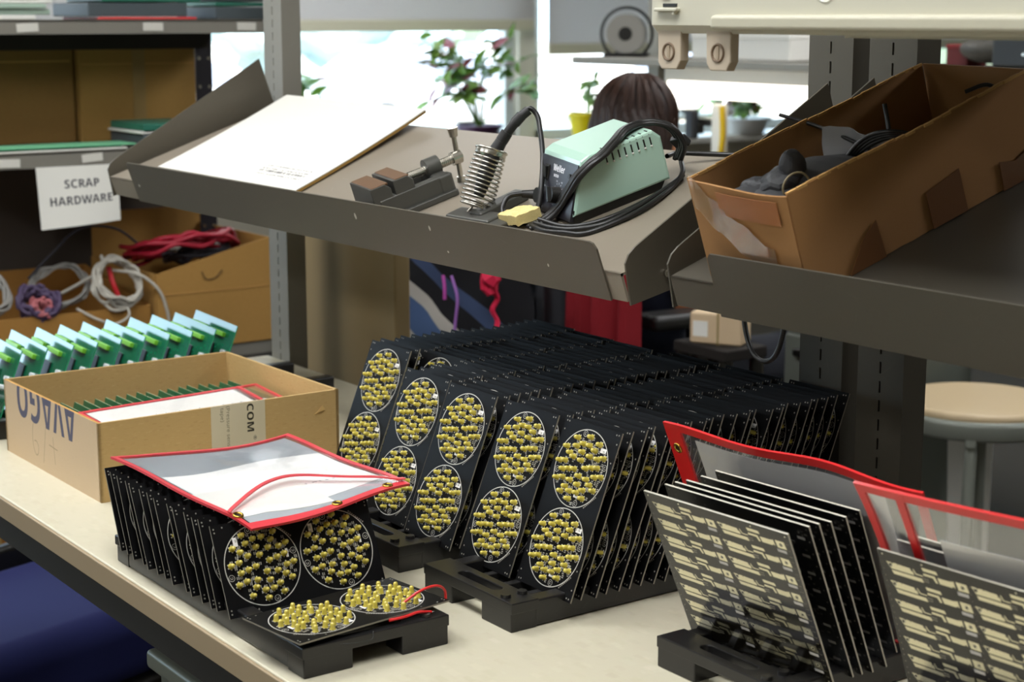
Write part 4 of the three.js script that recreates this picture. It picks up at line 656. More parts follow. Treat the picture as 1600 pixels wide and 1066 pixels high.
// ---------- the cream device hung over the dark tray ----------
{
  const t = thing('cream_fixture', 'long cream plastic equipment case fixed to the uprights above the brown box', 'equipment case', [-0.62, 0.562, -1.0]);
  const prof = [[0, 0.006], [0.006, 0], [0.34, 0], [0.34, 0.15], [0, 0.15]];
  const g = prism(shape(prof), 1.14, 0.002); g.rotateY(Math.PI / 2); g.translate(-0.57, 0, 0);
  add(t, 'case', g, M.cream);
  add(t, 'lower_rail', merge(rb(1.06, 0.013, 0.012, 0.042, 0.0075, 0.003, 0.004), rb(0.9, 0.004, 0.30, 0.1, -0.002, -0.16, 0.001)), std(0xb6b19c, 0.45));
  add(t, 'latch', merge(rb(0.030, 0.003, 0.006, -0.548, 0.0185, 0.004, 0.001), bx(0.003, 0.004, 0.004, -0.538, 0.0165, 0.004)), M.cream);
  add(t, 'latch_gap', bx(0.018, 0.003, 0.003, -0.546, 0.0222, 0.0015), M.black);
  add(t, 'latch_plate', merge(bx(0.0008, 0.018, 0.003, -0.5565, 0.037, 0.002), bx(0.0008, 0.018, 0.003, -0.547, 0.037, 0.002), bx(0.0102, 0.0008, 0.003, -0.552, 0.0285, 0.002)), M.frame);
  add(t, 'knockout', at(new THREE.TorusGeometry(0.011, 0.0007, 6, 32), -0.36, 0.035, 0.0022), M.white);
  for (const x of [-0.553, -0.489]) {
    const s = shape([[-0.0145, 0.002], [0.0145, 0.002], [0.0145, -0.025], [0.010, -0.032], [-0.009, -0.032], [-0.0135, -0.027]]);
    const f = add(t, 'foot', at(prism(s, 0.008, 0.001), x, 0, -0.012), std(0xb8a994, 0.5));
    add(f, 'screw_recess', at(merge(new THREE.TorusGeometry(0.0072, 0.0012, 8, 24)), x, -0.018, -0.0028), std(0x6f5a45, 0.6));
    add(f, 'screw_slot', bx(0.003, 0.011, 0.002, x, -0.018, -0.003), std(0xa08f78, 0.5));
  }
}

// ---------- the metal rack across the aisle, at the left ----------
{
  const t = thing('storage_rack', 'grey metal storage rack full of green trays and scrap cable boxes', 'shelving', [0, 0, 0]);
  const x0 = -3.4, x1 = -3.86, z0 = -1.0, z1 = -1.80;
  const shelf = (y, lip) => { const m = add(t, 'shelf', uvm(merge(bx(x0 - x1, 0.003, z0 - z1, (x0 + x1) / 2, y, (z0 + z1) / 2), bx(0.003, lip, z0 - z1, x0 - 0.0015, y - lip / 2 + 0.003, (z0 + z1) / 2), bx(0.003, 0.03, z0 - z1, x1 + 0.002, y - 0.013, (z0 + z1) / 2))), M.grey); return m; };
  shelf(0.565, 0.029); shelf(0.30, 0.031); shelf(-0.137, 0.03); shelf(-0.575, 0.034);
  add(t, 'under_beam', uvm(bx(0.02, 0.06, 0.72, -3.63, 0.533, -1.37)), M.frame);
  add(t, 'back_panel', uvm(bx(0.004, 0.42, z0 - z1, x1 - 0.004, 0.075, (z0 + z1) / 2)), std(0x4e443c, 0.8));
  const holes = (z) => { const a = []; for (let y = -0.8; y < 0.95; y += 0.064) a.push(cyl(0.004, 0.004, 0.002, 0.001, y, z, 0, 0, Math.PI / 2, 10)); return a; };
  for (const [x, z, m] of [[-3.66, -1.735, std(0x221f26, 0.5, 0.2)], [-3.392, -1.79, M.grey], [-3.392, -1.02, M.grey], [-3.86, -1.02, M.frame]]) {
    const u = add(t, 'upright', uvm(merge(bx(0.003, 1.85, 0.042, x, 0.07, z), bx(0.03, 1.85, 0.003, x - 0.015, 0.07, z - 0.02))), m);
    add(u, 'bolt', merge(holes(z + 0.012).map((g) => g.translate(x + 0.001, 0, 0)), holes(z - 0.012).map((g) => g.translate(x + 0.001, 0.0, 0))), M.steel);
  }
  const tagM = std(0xd8d5cb, 0.6);
  for (const [z, y] of [[-1.232, 0.552], [-1.50, 0.553], [-1.715, 0.553], [-1.18, 0.284], [-1.355, 0.288]]) { const m = add(t, 'label_tag', rb(0.001, 0.017, 0.045, 0, 0, 0, 0.0005), tagM); m.position.set(x0 + 0.0012, y, z); m.rotation.x = rr(-0.06, 0.12); }
}
{ const c = canvas(768, 576, (g, w, h) => { g.fillStyle = '#e3e1d8'; g.fillRect(0, 0, w, h); g.fillStyle = '#35333a'; g.textAlign = 'center'; g.font = 'bold 112px sans-serif'; g.fillText('SCRAP', w * 0.54, 210); g.fillText('HARDWARE', w * 0.52, 368, 690); });
  const t = thing('paper_sign', 'white paper sign reading SCRAP HARDWARE taped to the rack shelf edge', 'sign', [-3.395, 0.27, -1.318]);
  add(t, 'sheet', slab(14, 10, (u, v) => [0.004 + 0.008 * Math.sin(u * 3.1) * (1 - v) + 0.01 * (1 - v), -0.122 + 0.126 * v + 0.010 * u * (1 - v), 0.087 - 0.174 * u + 0.004 * (u - 0.5) * (1 - v)], 0.0005), std(0xffffff, 0.75, 0, { map: ctex(c) })); }
// cartons on the middle shelf
function carton(label, x, z0, z1, y, h, d, m) { const t = thing('carton', label, 'box', [x, y, (z0 + z1) / 2]); const w = z1 - z0; add(t, 'body', uvm(rb(d, h, Math.abs(w), -d / 2, h / 2, 0, 0.003)), m); add(t, 'seam_tape', bx(0.001, h * 0.98, 0.03, 0.0006, h / 2, 0), std(0x8f7440, 0.6)); add(t, 'flap_line', bx(0.0012, 0.003, Math.abs(w) * 0.96, 0.0004, h * 0.82, 0), M.cardEdge); return t; }
carton('large dark brown carton at the left of the middle rack shelf', -3.66, -1.425, -1.01, 0.302, 0.215, 0.17, std(0xb4a684, 0.85, 0, { map: cardTex }));
carton('lighter brown carton at the right of the middle rack shelf', -3.64, -1.705, -1.43, 0.302, 0.206, 0.17, std(0xd6c8a0, 0.85, 0, { map: cardTex }));
// trays of green boards
const trayGreen = std(0x2d6f5c, 0.4), trayPale = std(0xa9bfae, 0.6), trayGrey = std(0x4b5458, 0.5);
function stack(name, label, x, z, y, w, d, rows, group) { const t = thing(name, label, 'tray', [x, y, z], group); rows.forEach(([h, m, dz], i) => { const yy = rows.slice(0, i).reduce((a, r) => a + r[0], 0); add(t, 'layer', rb(d, h * 0.94, w, rr(-0.004, 0.004), yy + h / 2, dz, 0.003), m); }); return t; }
stack('board_stack', 'stack of pale green boards and papers at the left of the top rack shelf', -3.52, -1.14, 0.567, 0.28, 0.2, [[0.010, M.white, 0.02], [0.012, trayPale, -0.01], [0.010, trayPale, 0], [0.008, M.white, -0.015], [0.02, trayPale, 0.01], [0.03, trayPale, 0.0]]);
stack('board_stack', 'stack of dark green trays edged with red pouches on the top rack shelf', -3.52, -1.49, 0.567, 0.22, 0.2, [[0.006, M.red, -0.01], [0.030, trayGrey, 0.01], [0.010, trayGreen, -0.02], [0.006, M.red, 0], [0.03, trayGreen, 0.005]]);
{ const t = stack('board_stack', 'dark green bin at the right end of the top rack shelf', -3.53, -1.72, 0.567, 0.12, 0.2, [[0.028, trayGrey, 0.0], [0.010, trayGreen, 0], [0.025, trayGrey, 0]]); }
stack('board_stack', 'teal green lidded tray at the right end of the middle rack shelf', -3.50, -1.545, 0.302, 0.14, 0.18, [[0.028, trayGrey, 0.0], [0.006, M.white, 0.006], [0.016, trayGreen, 0]]);
stack('board_stack', 'flat layer of green boards along the front of the middle rack shelf', -3.46, -1.23, 0.302, 0.42, 0.09, [[0.004, M.white, 0.0], [0.004, M.greenBoard, 0.01], [0.003, std(0x7fd0a0, 0.4), -0.02]]);
// cable boxes on the lower shelf
function openBox(label, x, z, y, d, w, hF, hB, m) {     // d along x, w along z, front face at +x
  const t = thing('cardboard_box', label, 'box', [x, y, z]), e = 0.005;
  add(t, 'front_panel', uvm(bx(e, hF, w, d / 2, hF / 2, 0)), m); add(t, 'back_panel', uvm(bx(e, hB, w, -d / 2, hB / 2, 0)), m);
  for (const s of [1, -1]) add(t, 'side_panel', uvm(at(prism(shape([[-d / 2, 0], [d / 2, 0], [d / 2, hF], [-d / 2, hB]]), e), 0, 0, s * (w / 2) - e / 2)), m);
  add(t, 'bottom_panel', bx(d, e, w, 0, e / 2, 0), m); return t;
}
openBox('low brown cardboard box of scrap cables on the lower rack shelf', -3.585, -1.28, -0.135, 0.36, 0.38, 0.103, 0.15, std(0xdcc08c, 0.85, 0, { map: cardTex }));
{ // taller slanted box
  const t = thing('cardboard_box', 'tall slanted brown cardboard box under the red cable coil on the lower rack shelf', 'box', [-3.58, -0.135, -1.62]), m = std(0xe6d2a8, 0.85, 0, { map: cardTex });
  const fp = prism(shape([[-0.135, 0], [0.135, 0], [0.135, 0.168], [-0.135, 0.232]].map(([a, b]) => [a, b])), 0.005); fp.rotateY(Math.PI / 2);   // shape x -> -z
  const f2 = prism(shape([[0.135, 0], [-0.135, 0], [-0.135, 0.168], [0.135, 0.230]]), 0.005); f2.rotateY(Math.PI / 2); f2.translate(0.178, 0, 0);
  add(t, 'front_panel', uvm(f2), m);
  add(t, 'back_panel', uvm(bx(0.005, 0.27, 0.27, -0.17, 0.135, 0)), m);
  add(t, 'side_panel', uvm(bx(0.35, 0.168, 0.005, 0, 0.084, 0.135)), m); add(t, 'side_panel', uvm(bx(0.35, 0.23, 0.005, 0, 0.115, -0.133)), m);
  add(t, 'crease', bx(0.001, 0.002, 0.26, 0.1838, 0.122, 0), M.cardEdge); add(t, 'bottom_panel', bx(0.35, 0.005, 0.27, 0, 0.003, 0), m);
  const bird = [[-0.03, 0.165], [-0.022, 0.150], [-0.010, 0.148], [0.004, 0.152], [0.018, 0.166]].map(([z, y]) => V(0.1842, y, -z)); add(t, 'pen_mark', tube(bird, 0.0012, 20, 5), std(0x4a3a22, 0.9));
}
function coil(label, name, c, R, r, n, mat, tilt, squash = 1, group) {
  const t = thing(name, label, 'cable', c, group);
  for (let k = 0; k < n; k++) { const p = [], a0 = rr(0, 6), R2 = R * rr(0.82, 1.1); for (let i = 0; i < 14; i++) { const a = a0 + i / 14 * 6.2832; p.push(V(R2 * Math.cos(a) + rr(-0.006, 0.006), rr(-1, 1) * r * 2.5 + k * r * 0.5, R2 * squash * Math.sin(a) + rr(-0.006, 0.006)).applyEuler(new THREE.Euler(tilt[0], tilt[1], tilt[2]))); } add(t, 'loop', tube(p, r, 60, 6, true), mat); }
  return t;
}
const cabGrey = std(0x8f8c86, 0.55), cabWhite = std(0xb5b0a4, 0.5), cabRed = std(0xa0122c, 0.5), cabBlk = std(0x24222a, 0.5), cabMauve = std(0x4d3f5c, 0.55), cabPink = std(0xb06468, 0.6);
coil('thick coil of crimson cable lying in the tall slanted box', 'cable_coil', [-3.52, 0.062, -1.60], 0.115, 0.0055, 9, cabRed, [0.05, 0, 0.24], 1.0);
coil('black cable bundle inside the crimson coil in the tall box', 'cable_coil', [-3.50, 0.05, -1.63], 0.075, 0.005, 5, cabBlk, [0, 0, 0.15]);
coil('pale grey cable bunch inside the crimson coil in the tall box', 'cable_coil', [-3.52, 0.068, -1.63], 0.05, 0.005, 4, cabWhite, [0.1, 0, 0.15]);
coil('pale grey cable coil standing between the two cable boxes', 'cable_coil', [-3.42, 0.02, -1.405], 0.055, 0.0038, 7, cabWhite, [0.3, 0.3, -1.2], 1.0);
coil('grey wire tangle at the left picture edge in the low cable box', 'cable_tangle', [-3.48, 0.01, -1.14], 0.05, 0.003, 9, cabGrey, [0.6, 0.5, -0.9]);
coil('mauve cable bundle in the low cable box', 'cable_tangle', [-3.44, -0.018, -1.235], 0.036, 0.005, 8, cabMauve, [0.2, 0.3, -0.7]);
coil('pink cable bundle in the low cable box', 'cable_tangle', [-3.42, -0.022, -1.235], 0.020, 0.004, 6, cabPink, [0.2, 0.5, -0.9]);
coil('loose grey wire tangle in the middle of the low cable box', 'cable_tangle', [-3.50, 0.01, -1.31], 0.06, 0.0025, 8, cabGrey, [0.5, 0.2, -0.6]);
{ const O = [-3.42, 0, -1.42]; const t = thing('loose_cables', 'loose pale cables drooping over the fronts of the cable boxes', 'cable', O);
  const w = (p, r, m) => add(t, 'cable', tube(rel(p, O), r, 40, 6), m);
  w([[-3.45, 0.045, -1.40], [-3.40, 0.035, -1.45], [-3.385, 0.0, -1.485], [-3.382, -0.045, -1.50], [-3.383, -0.075, -1.505]], 0.0035, cabWhite);
  w([[-3.44, 0.01, -1.37], [-3.40, -0.02, -1.41], [-3.385, -0.045, -1.415], [-3.39, -0.062, -1.385], [-3.39, -0.05, -1.35], [-3.41, -0.025, -1.31]], 0.0030, cabWhite);
  w([[-3.52, 0.03, -1.25], [-3.5, 0.085, -1.30], [-3.5, 0.13, -1.36], [-3.5, 0.125, -1.44], [-3.5, 0.08, -1.50]], 0.0030, cabBlk);
  w([[-3.5, -0.01, -1.30], [-3.46, 0.02, -1.34], [-3.44, 0.05, -1.38], [-3.46, 0.075, -1.39]], 0.0040, cabWhite);
  w([[-3.45, 0.05, -1.40], [-3.43, 0.02, -1.40], [-3.42, -0.02, -1.41], [-3.41, -0.05, -1.405]], 0.006, std(0xc01522, 0.5)); }
// low shelf of the rack
carton('plain cardboard carton on the lowest rack shelf, under the worktop', -3.42, -1.215, -1.01, -0.572, 0.20, 0.25, std(0xb08a50, 0.85, 0, { map: cardTex }));

// ---------- behind the bench ----------
{ const t = thing('partition_panel', 'tall tan partition panel standing behind the bench next to the left upright', 'panel', [0, 0, 0]);
  add(t, 'panel', uvm(rb(0.35, B + 0.33, 0.03, -2.537, (0.33 - B) / 2, -1.46, 0.004)), std(0xa89572, 0.85, 0, { map: ctex(speckle('#e9e4d8', ['#d6cfc0', '#f6f2e8'], 1200, [1, 3, 1], 256), 0.15) })); 
  for (const x of [-2.65, -2.42]) add(t, 'foot', bx(0.05, 0.03, 0.2, x, -B + 0.015, -1.46), M.frame); }
function officeChair(label, pos, turn, mats, arms) {
  const t = thing('office_chair', label, 'chair', pos); t.rotation.y = turn;
  add(t, 'seat', rb(0.50, 0.09, 0.48, 0, 0.46, 0, 0.035, 4), mats);
  add(t, 'backrest', slab(14, 14, (u, v) => [-0.22 + 0.44 * u, 0.56 + 0.46 * v, -0.24 - 0.05 * v + 0.05 * Math.pow(2 * u - 1, 2) ], 0.06), mats);
  add(t, 'back_support', rb(0.06, 0.26, 0.02, 0, 0.52, -0.30, 0.008), M.black);
  add(t, 'gas_column', cyl(0.03, 0.03, 0.32, 0, 0.25, 0), M.black);
  for (let i = 0; i < 5; i++) { const a = i * 1.2566; const l = add(t, 'base_leg', bx(0.3, 0.03, 0.045, 0.15, 0.085, 0), M.black); l.rotation.y = a; add(l, 'castor', cyl(0.028, 0.028, 0.04, 0.29, 0.028, 0, Math.PI / 2), M.black); }
  if (arms) for (const s of [-1, 1]) { const a = add(t, 'armrest', rb(0.08, 0.035, 0.30, s * 0.29, 0.79, -0.05, 0.015, 4), M.rubber); add(a, 'arm_post', merge(rb(0.05, 0.36, 0.07, s * 0.30, 0.61, -0.05, 0.01), rb(0.10, 0.03, 0.06, s * 0.26, 0.43, 0, 0.01)), M.black); }
  return t;
}
// striped cloth on a dark backpack, standing on a chair
officeChair('dark office chair behind the bench, loaded with the striped bag', [-2.66, -B, -1.80], 2.2, std(0x17181c, 0.9), false);
{ const t = thing('striped_bag', 'black cloth bag with blue and grey stripes behind the tan panel', 'bag', [-2.72, -0.34, -1.83]);
  const c = canvas(512, 512, (g) => { g.fillStyle = '#141419'; g.fillRect(0, 0, 512, 512); g.save(); g.rotate(0.62); for (const [y, h, col] of [[10, 30, '#b5b1aa'], [40, 50, '#4a628c'], [90, 26, '#b5b1aa'], [190, 90, '#a8a296'], [280, 130, '#b8b2a4'], [-60, 30, '#3b4a6a'], [420, 40, '#8d8a86'], [460, 40, '#3b5278']]) { g.fillStyle = col; g.fillRect(-400, y - 40, 1400, h); } g.restore(); });
  add(t, 'body', slab(20, 20, (u, v) => { const a = -1.2 + 2.4 * u; return [0.16 * Math.sin(a) * 0.82 + 0.02 * noise3.noise(u * 4, v * 4, 1), 0.02 + 0.50 * v, 0.16 * Math.sin(a) * -0.57 + 0.08 * Math.cos(a) + 0.015 * noise3.noise(u * 5, v * 5, 7)]; }, 0.02), std(0xffffff, 0.95, 0, { map: ctex(c) }));
  add(t, 'back', rb(0.26, 0.48, 0.14, -0.05, 0.26, -0.06, 0.04, 4), std(0x141419, 0.9)); t.children[1].rotation.y = 0.6;
  add(t, 'drawstring', tube([V(0.07, 0.44, 0.085), V(0.085, 0.40, 0.082), V(0.082, 0.36, 0.084), V(0.078, 0.30, 0.09)], 0.0032, 20, 6), std(0xa66fc4, 0.6)).userData.label = 'violet drawstring';
  add(t, 'drawstring', tube([V(0.055, 0.44, 0.094), V(0.060, 0.42, 0.094), V(0.062, 0.395, 0.095)], 0.0035, 12, 6), std(0xc050b0, 0.6)); }
{ const O = [-2.565, 0.075, -1.775], t = thing('red_ribbon', 'bright pink red ribbon hanging beside the striped bag', 'ribbon', O), m = std(0xd81c48, 0.7);
  add(t, 'bow', at(lump(0.022, 2, 0.8, 40, 3), 0.0, 0.02, 0.0).scale(1, 1.3, 0.8), m);
  add(t, 'tail', slab(2, 20, (u, v) => [0.006 + 0.011 * (u - 0.5) + 0.004 * Math.sin(v * 12), 0.02 - 0.13 * v, -0.006 + 0.004 * Math.sin(v * 20)], 0.004), m);
  add(t, 'loop', tube([V(0, 0.02, 0), V(-0.01, 0.05, -0.01), V(-0.02, 0.07, -0.02), V(-0.03, 0.085, -0.03)], 0.004, 16, 6), m); }
{ const t = thing('tower_case', 'tall matte black case with a recessed front standing right of the striped bag', 'case', [-2.94, -B, -2.09]); t.rotation.y = 0.6;
  add(t, 'shell', merge(rb(0.02, 0.95, 0.22, -0.10, 0.475, 0, 0.006), rb(0.02, 0.95, 0.22, 0.10, 0.475, 0, 0.006), rb(0.22, 0.05, 0.22, 0, 0.935, 0, 0.006), rb(0.19, 0.93, 0.16, 0, 0.465, -0.03, 0.006)), std(0x34353a, 0.6));
  add(t, 'front_door', rb(0.15, 0.5, 0.02, 0, 0.60, 0.06, 0.004), std(0x1d1e21, 0.5)); }
officeChair('black office chair with armrests on which the dark haired person sits', [-3.02, -B, -2.52], 3.05, std(0x1a1b20, 0.9), true);
{ const t = thing('red_jacket', 'dark red jacket draped over the chair back behind the seated person', 'jacket', [-2.71, -0.30, -2.16]); t.rotation.y = 0.25;
  add(t, 'cloth', slab(26, 14, (u, v) => [-0.085 + 0.17 * u, 0.02 + 0.48 * v, 0.025 * Math.sin(u * 22) * (1.1 - v) + 0.05 * Math.sin(u * 3.1)], 0.02), std(0x8e1420, 0.9));
  add(t, 'collar', tube([V(-0.07, 0.49, 0.03), V(0, 0.51, 0.06), V(0.07, 0.49, 0.03)], 0.02, 16, 8), std(0x7a101c, 0.9)); }
// the seated person, seen from behind
{
  const P0 = [-3.06, -B + 0.022, -2.535], t = thing('person', 'person with dark brown bobbed hair in dark clothes, seated with their back to the camera', 'person', P0); t.rotation.y = 0.12;
  // local: faces -z, the seat at 0.5
  const caps = []; const cap = (a, b, ra, rb) => caps.push([V(...a), V(...b), ra, rb]);
  const arm = (s) => ({ sh: [s * 0.175, 0.94, 0.03], el: s > 0 ? [0.265, 0.80, 0.09] : [-0.24, 0.70, 0.02], wr: s > 0 ? [0.20, 0.82, -0.16] : [-0.16, 0.74, -0.22] });
  cap([0, 0.52, 0.04], [0, 0.78, 0.06], 0.135, 0.125); cap([-0.05, 0.78, 0.06], [-0.06, 0.90, 0.05], 0.115, 0.10); cap([0.05, 0.78, 0.06], [0.06, 0.90, 0.05], 0.115, 0.10);
  cap([-0.14, 0.94, 0.04], [0.14, 0.94, 0.04], 0.06, 0.06); cap([0, 0.95, 0.04], [0, 1.05, 0.02], 0.062, 0.055);
  for (const s of [-1, 1]) { const A = arm(s); cap(A.sh, A.el, 0.055, 0.043); cap(A.el, A.wr, 0.043, 0.030); cap([s * 0.09, 0.56, 0.0], [s * 0.11, 0.56, -0.42], 0.088, 0.065); cap([s * 0.11, 0.55, -0.42], [s * 0.11, 0.12, -0.36], 0.06, 0.042); cap([s * 0.11, 0.06, -0.34], [s * 0.12, 0.04, -0.50], 0.045, 0.036); }
  const sd = (p, [a, b, ra, rb]) => { const ab = b.clone().sub(a), k = Math.max(0, Math.min(1, p.clone().sub(a).dot(ab) / ab.lengthSq())); return p.distanceTo(a.clone().addScaledVector(ab, k)) - (ra + (rb - ra) * k); };
  const smin = (a, b, k) => { const h = Math.max(k - Math.abs(a - b), 0) / k; return Math.min(a, b) - h * h * k / 4; };
  const field = (list, k) => (x, y, z) => { const p = V(x, y, z); let d = 9; for (const c of list) d = smin(d, sd(p, c), k); return d; };
  const skin = std(0xb9784f, 0.6);
  const bodyG = [meshField(field(caps, 0.05), [-0.62, -0.08, -0.66], 1.25, 92)];
  // head with face, looking to -z
  const hc = V(0, 1.165, -0.005), ell = (p, c, r) => { const q = p.clone().sub(c).divide(r); return (q.length() - 1) * Math.min(r.x, r.y, r.z); };
  const head = (x, y, z) => { const p = V(x, y, z); let d = ell(p, hc, V(0.072, 0.098, 0.088)); d = smin(d, ell(p, V(0, 1.105, -0.045), V(0.045, 0.05, 0.045)), 0.04); d = smin(d, ell(p, V(0, 1.15, -0.098), V(0.012, 0.024, 0.016)), 0.02); d = smin(d, sd(p, [V(0, 1.0, 0.02), V(0, 1.1, 0.01), 0.052, 0.05]), 0.03); for (const s of [-1, 1]) { d = smin(d, ell(p, V(s * 0.075, 1.15, 0.0), V(0.012, 0.03, 0.018)), 0.01); d = Math.max(d, -ell(p, V(s * 0.03, 1.165, -0.092), V(0.014, 0.008, 0.01))); } return Math.max(d, -ell(p, V(0, 1.098, -0.095), V(0.022, 0.003, 0.01))); };
  bodyG.push(meshField(head, [-0.13, 0.99, -0.13], 0.28, 72));
  for (const s of [-1, 1]) {   // hands: palm and five fingers, curled on the desk edge
    const w = V(...arm(s).wr), H = []; H.push([w, w.clone().add(V(-s * 0.01, 0, -0.05)), 0.026, 0.03]);
    [[-0.028, 0.055, 0.008], [-0.010, 0.065, 0.0085], [0.009, 0.06, 0.008], [0.026, 0.046, 0.007]].forEach(([dx, l, r]) => { const k = w.clone().add(V(dx - s * 0.01, 0.004, -0.075)), m = k.clone().add(V(0, -0.006, -l * 0.55)), e = m.clone().add(V(0, -0.022, -l * 0.35)); H.push([w.clone().add(V(dx * 0.6, 0, -0.03)), k, 0.013, r + 0.001], [k, m, r + 0.001, r], [m, e, r, r - 0.001]); });
    H.push([w.clone().add(V(-s * 0.02, -0.002, -0.025)), w.clone().add(V(-s * 0.05, -0.01, -0.055)), 0.013, 0.010], [w.clone().add(V(-s * 0.05, -0.01, -0.055)), w.clone().add(V(-s * 0.052, -0.018, -0.085)), 0.010, 0.008]);
    bodyG.push(meshField(field(H, 0.008), [w.x - 0.1, w.y - 0.1, w.z - 0.17], 0.2, 64));
  }
  add(t, 'body', merge(bodyG), skin);
  const grow = (list, e) => list.map(([a, b, ra, rb]) => [a, b, ra + e, rb + e]);
  const top = caps.slice(0, 4), sl = []; for (const s of [-1, 1]) { const A = arm(s); sl.push([V(...A.sh), V(...A.el).lerp(V(...A.sh), 0.35), 0.058, 0.05]); }
  add(t, 'shirt', meshField(field(grow([...top, ...sl], 0.012), 0.06), [-0.4, 0.42, -0.36], 0.8, 64), std(0x1d2436, 0.92));
  add(t, 'collar', at(new THREE.TorusGeometry(0.075, 0.024, 8, 24), 0, 1.0, 0.03, Math.PI / 2 - 0.25), std(0x20242f, 0.9));
  const legs = caps.filter((c) => c[0].y < 0.6 && Math.abs(c[0].x) > 0.05 && c[0].y > 0.3);
  add(t, 'trousers', meshField(field(grow(legs, 0.012), 0.04), [-0.35, 0.02, -0.56], 0.7, 56), std(0x1c1e26, 0.92));
  add(t, 'shoe', merge(rb(0.1, 0.08, 0.25, 0.115, 0.04, -0.42, 0.03, 4)), M.black); add(t, 'shoe', merge(rb(0.1, 0.08, 0.25, -0.115, 0.04, -0.42, 0.03, 4)), M.black);
  // hair: a cap with locks
  const hf = (x, y, z) => { const p = V(x, y, z); let d = ell(p, V(0, 1.175, 0.012), V(0.092, 0.098, 0.102)); d = smin(d, ell(p, V(0, 1.115, 0.042), V(0.094, 0.082, 0.076)), 0.05); const an = Math.atan2(z - 0.01, x); d += 0.0022 * Math.sin(an * 34 + 2 * Math.sin(y * 40)) + 0.004 * noise3.noise(x * 28, y * 9, z * 28); d = Math.max(d, -ell(p, V(0, 1.12, -0.11), V(0.07, 0.10, 0.07))); return Math.max(d, 1.055 + 0.008 * Math.sin(an * 9) - y); };
  add(t, 'hair', meshField(hf, [-0.13, 1.03, -0.13], 0.27, 84), std(0x2a1710, 0.5, 0, { sheen: 0.6, sheenColor: new THREE.Color(0x7a4a24), sheenRoughness: 0.4 }));
  const strands = []; for (let i = 0; i < 150; i++) { const a = rr(-0.5, 3.64), p = []; for (let k = 0; k <= 6; k++) { const e = 1.35 - k * 0.33, r = Math.cos(e); p.push(V(0.097 * r * Math.cos(a) + rr(-0.002, 0.002), e > 0 ? 1.178 + 0.101 * Math.sin(e) : 1.178 + 0.15 * Math.sin(e), 0.014 + 0.105 * r * Math.sin(a) * (e > 0 ? 1 : 1.02) + (e < 0 ? 0.004 : 0))); } strands.push(tube(p.slice(0, 6), 0.0013, 10, 4)); }
  const h2 = add(t, 'hair_strands', merge(strands), std(0x3a2012, 0.45)); h2.userData.kind = 'stuff';
}
// grey green cabinet and pale box behind the bench
{ const t = thing('cabinet', 'grey green metal cabinet behind the right upright', 'cabinet', [-2.55, -B, -2.80]);
  add(t, 'body', uvm(rb(0.25, 0.80, 0.32, 0, 0.40, 0, 0.006)), std(0x6b7068, 0.5, 0.2));
  add(t, 'top_lip', rb(0.26, 0.02, 0.34, 0, 0.81, 0, 0.006), std(0x5b5f5b, 0.5, 0.2));
  for (let i = 0; i < 3; i++) { const d = add(t, 'drawer', rb(0.24, 0.21, 0.015, 0, 0.64 - i * 0.235, 0.165, 0.006), std(0x767b72, 0.5, 0.2)); add(d, 'handle', rb(0.16, 0.018, 0.02, 0, 0.71 - i * 0.235, 0.18, 0.006), M.black); } }
{ const t = thing('cream_box', 'small cream plastic box behind the loop of hanging cable', 'box', [-2.43, -0.045, -2.22]); t.rotation.y = 0.5;
  add(t, 'body', rb(0.105, 0.062, 0.06, 0, 0.031, 0, 0.006), std(0xd9bf9c, 0.6)); add(t, 'seam', bx(0.004, 0.063, 0.0615, 0.005, 0.031, 0), std(0xa58f62, 0.6)); add(t, 'label', bx(0.03, 0.03, 0.001, -0.03, 0.03, 0.0305), M.paper);
  const s = thing('small_table', 'small dark side table carrying the cream box behind the bench', 'table', [-2.43, -B, -2.22]); add(s, 'top', rb(0.15, 0.022, 0.11, 0, B - 0.056, 0, 0.004), std(0x1c1612, 0.9)); for (const [x, z] of [[-0.06, -0.04], [0.06, -0.04], [-0.06, 0.04], [0.06, 0.04]]) add(s, 'leg', cyl(0.014, 0.014, B - 0.066, x, (B - 0.066) / 2, z), M.black); }

// ---------- second workbench row ----------
{
  const t = thing('workbench', 'second workbench in the background with an overhead shelf and strip light', 'workbench', [0, 0, 0]);
  add(t, 'worktop', rb(2.6, 0.03, 0.75, -3.2, -0.015, -3.35, 0.004), M.top);
  for (const x of [-4.4, -2.0]) { add(t, 'upright', rb(0.06, 1.7, 0.05, x, 0.0, -3.72, 0.004), M.grey); add(t, 'leg', bx(0.05, B - 0.03, 0.05, x, -(B + 0.03) / 2, -3.05), M.frame); }
  add(t, 'overhead_shelf', rb(2.5, 0.024, 0.34, -3.27, 0.434, -3.62, 0.004), M.grey);
  const cp = add(t, 'cable_post', rb(0.045, 0.31, 0.03, -3.965, 0.155, -3.60, 0.004), M.white); add(cp, 'yellow_cable', tube([V(-3.935, 0.01, -3.585), V(-3.938, 0.15, -3.582), V(-3.934, 0.22, -3.585), V(-3.94, 0.305, -3.585)], 0.009, 20, 8), std(0xd8b400, 0.5));
}
{ const t = thing('strip_light', 'bright white strip light glowing under the second bench shelf', 'lamp', [-3.5, 0.36, -3.58]);
  add(t, 'housing', rb(1.38, 0.05, 0.09, 0, 0.035, -0.03, 0.005), M.white);
  add(t, 'tube', rb(1.36, 0.058, 0.035, 0, -0.006, 0.0, 0.014, 3), std(0xffffff, 0.5, 0, { emissive: 0xfff6e4, emissiveIntensity: 2.6 }));
  const l = new THREE.RectAreaLight(0xfff6e4, 4, 1.34, 0.05); l.position.set(0, -0.006, 0.021); l.rotation.y = Math.PI; t.add(l); }
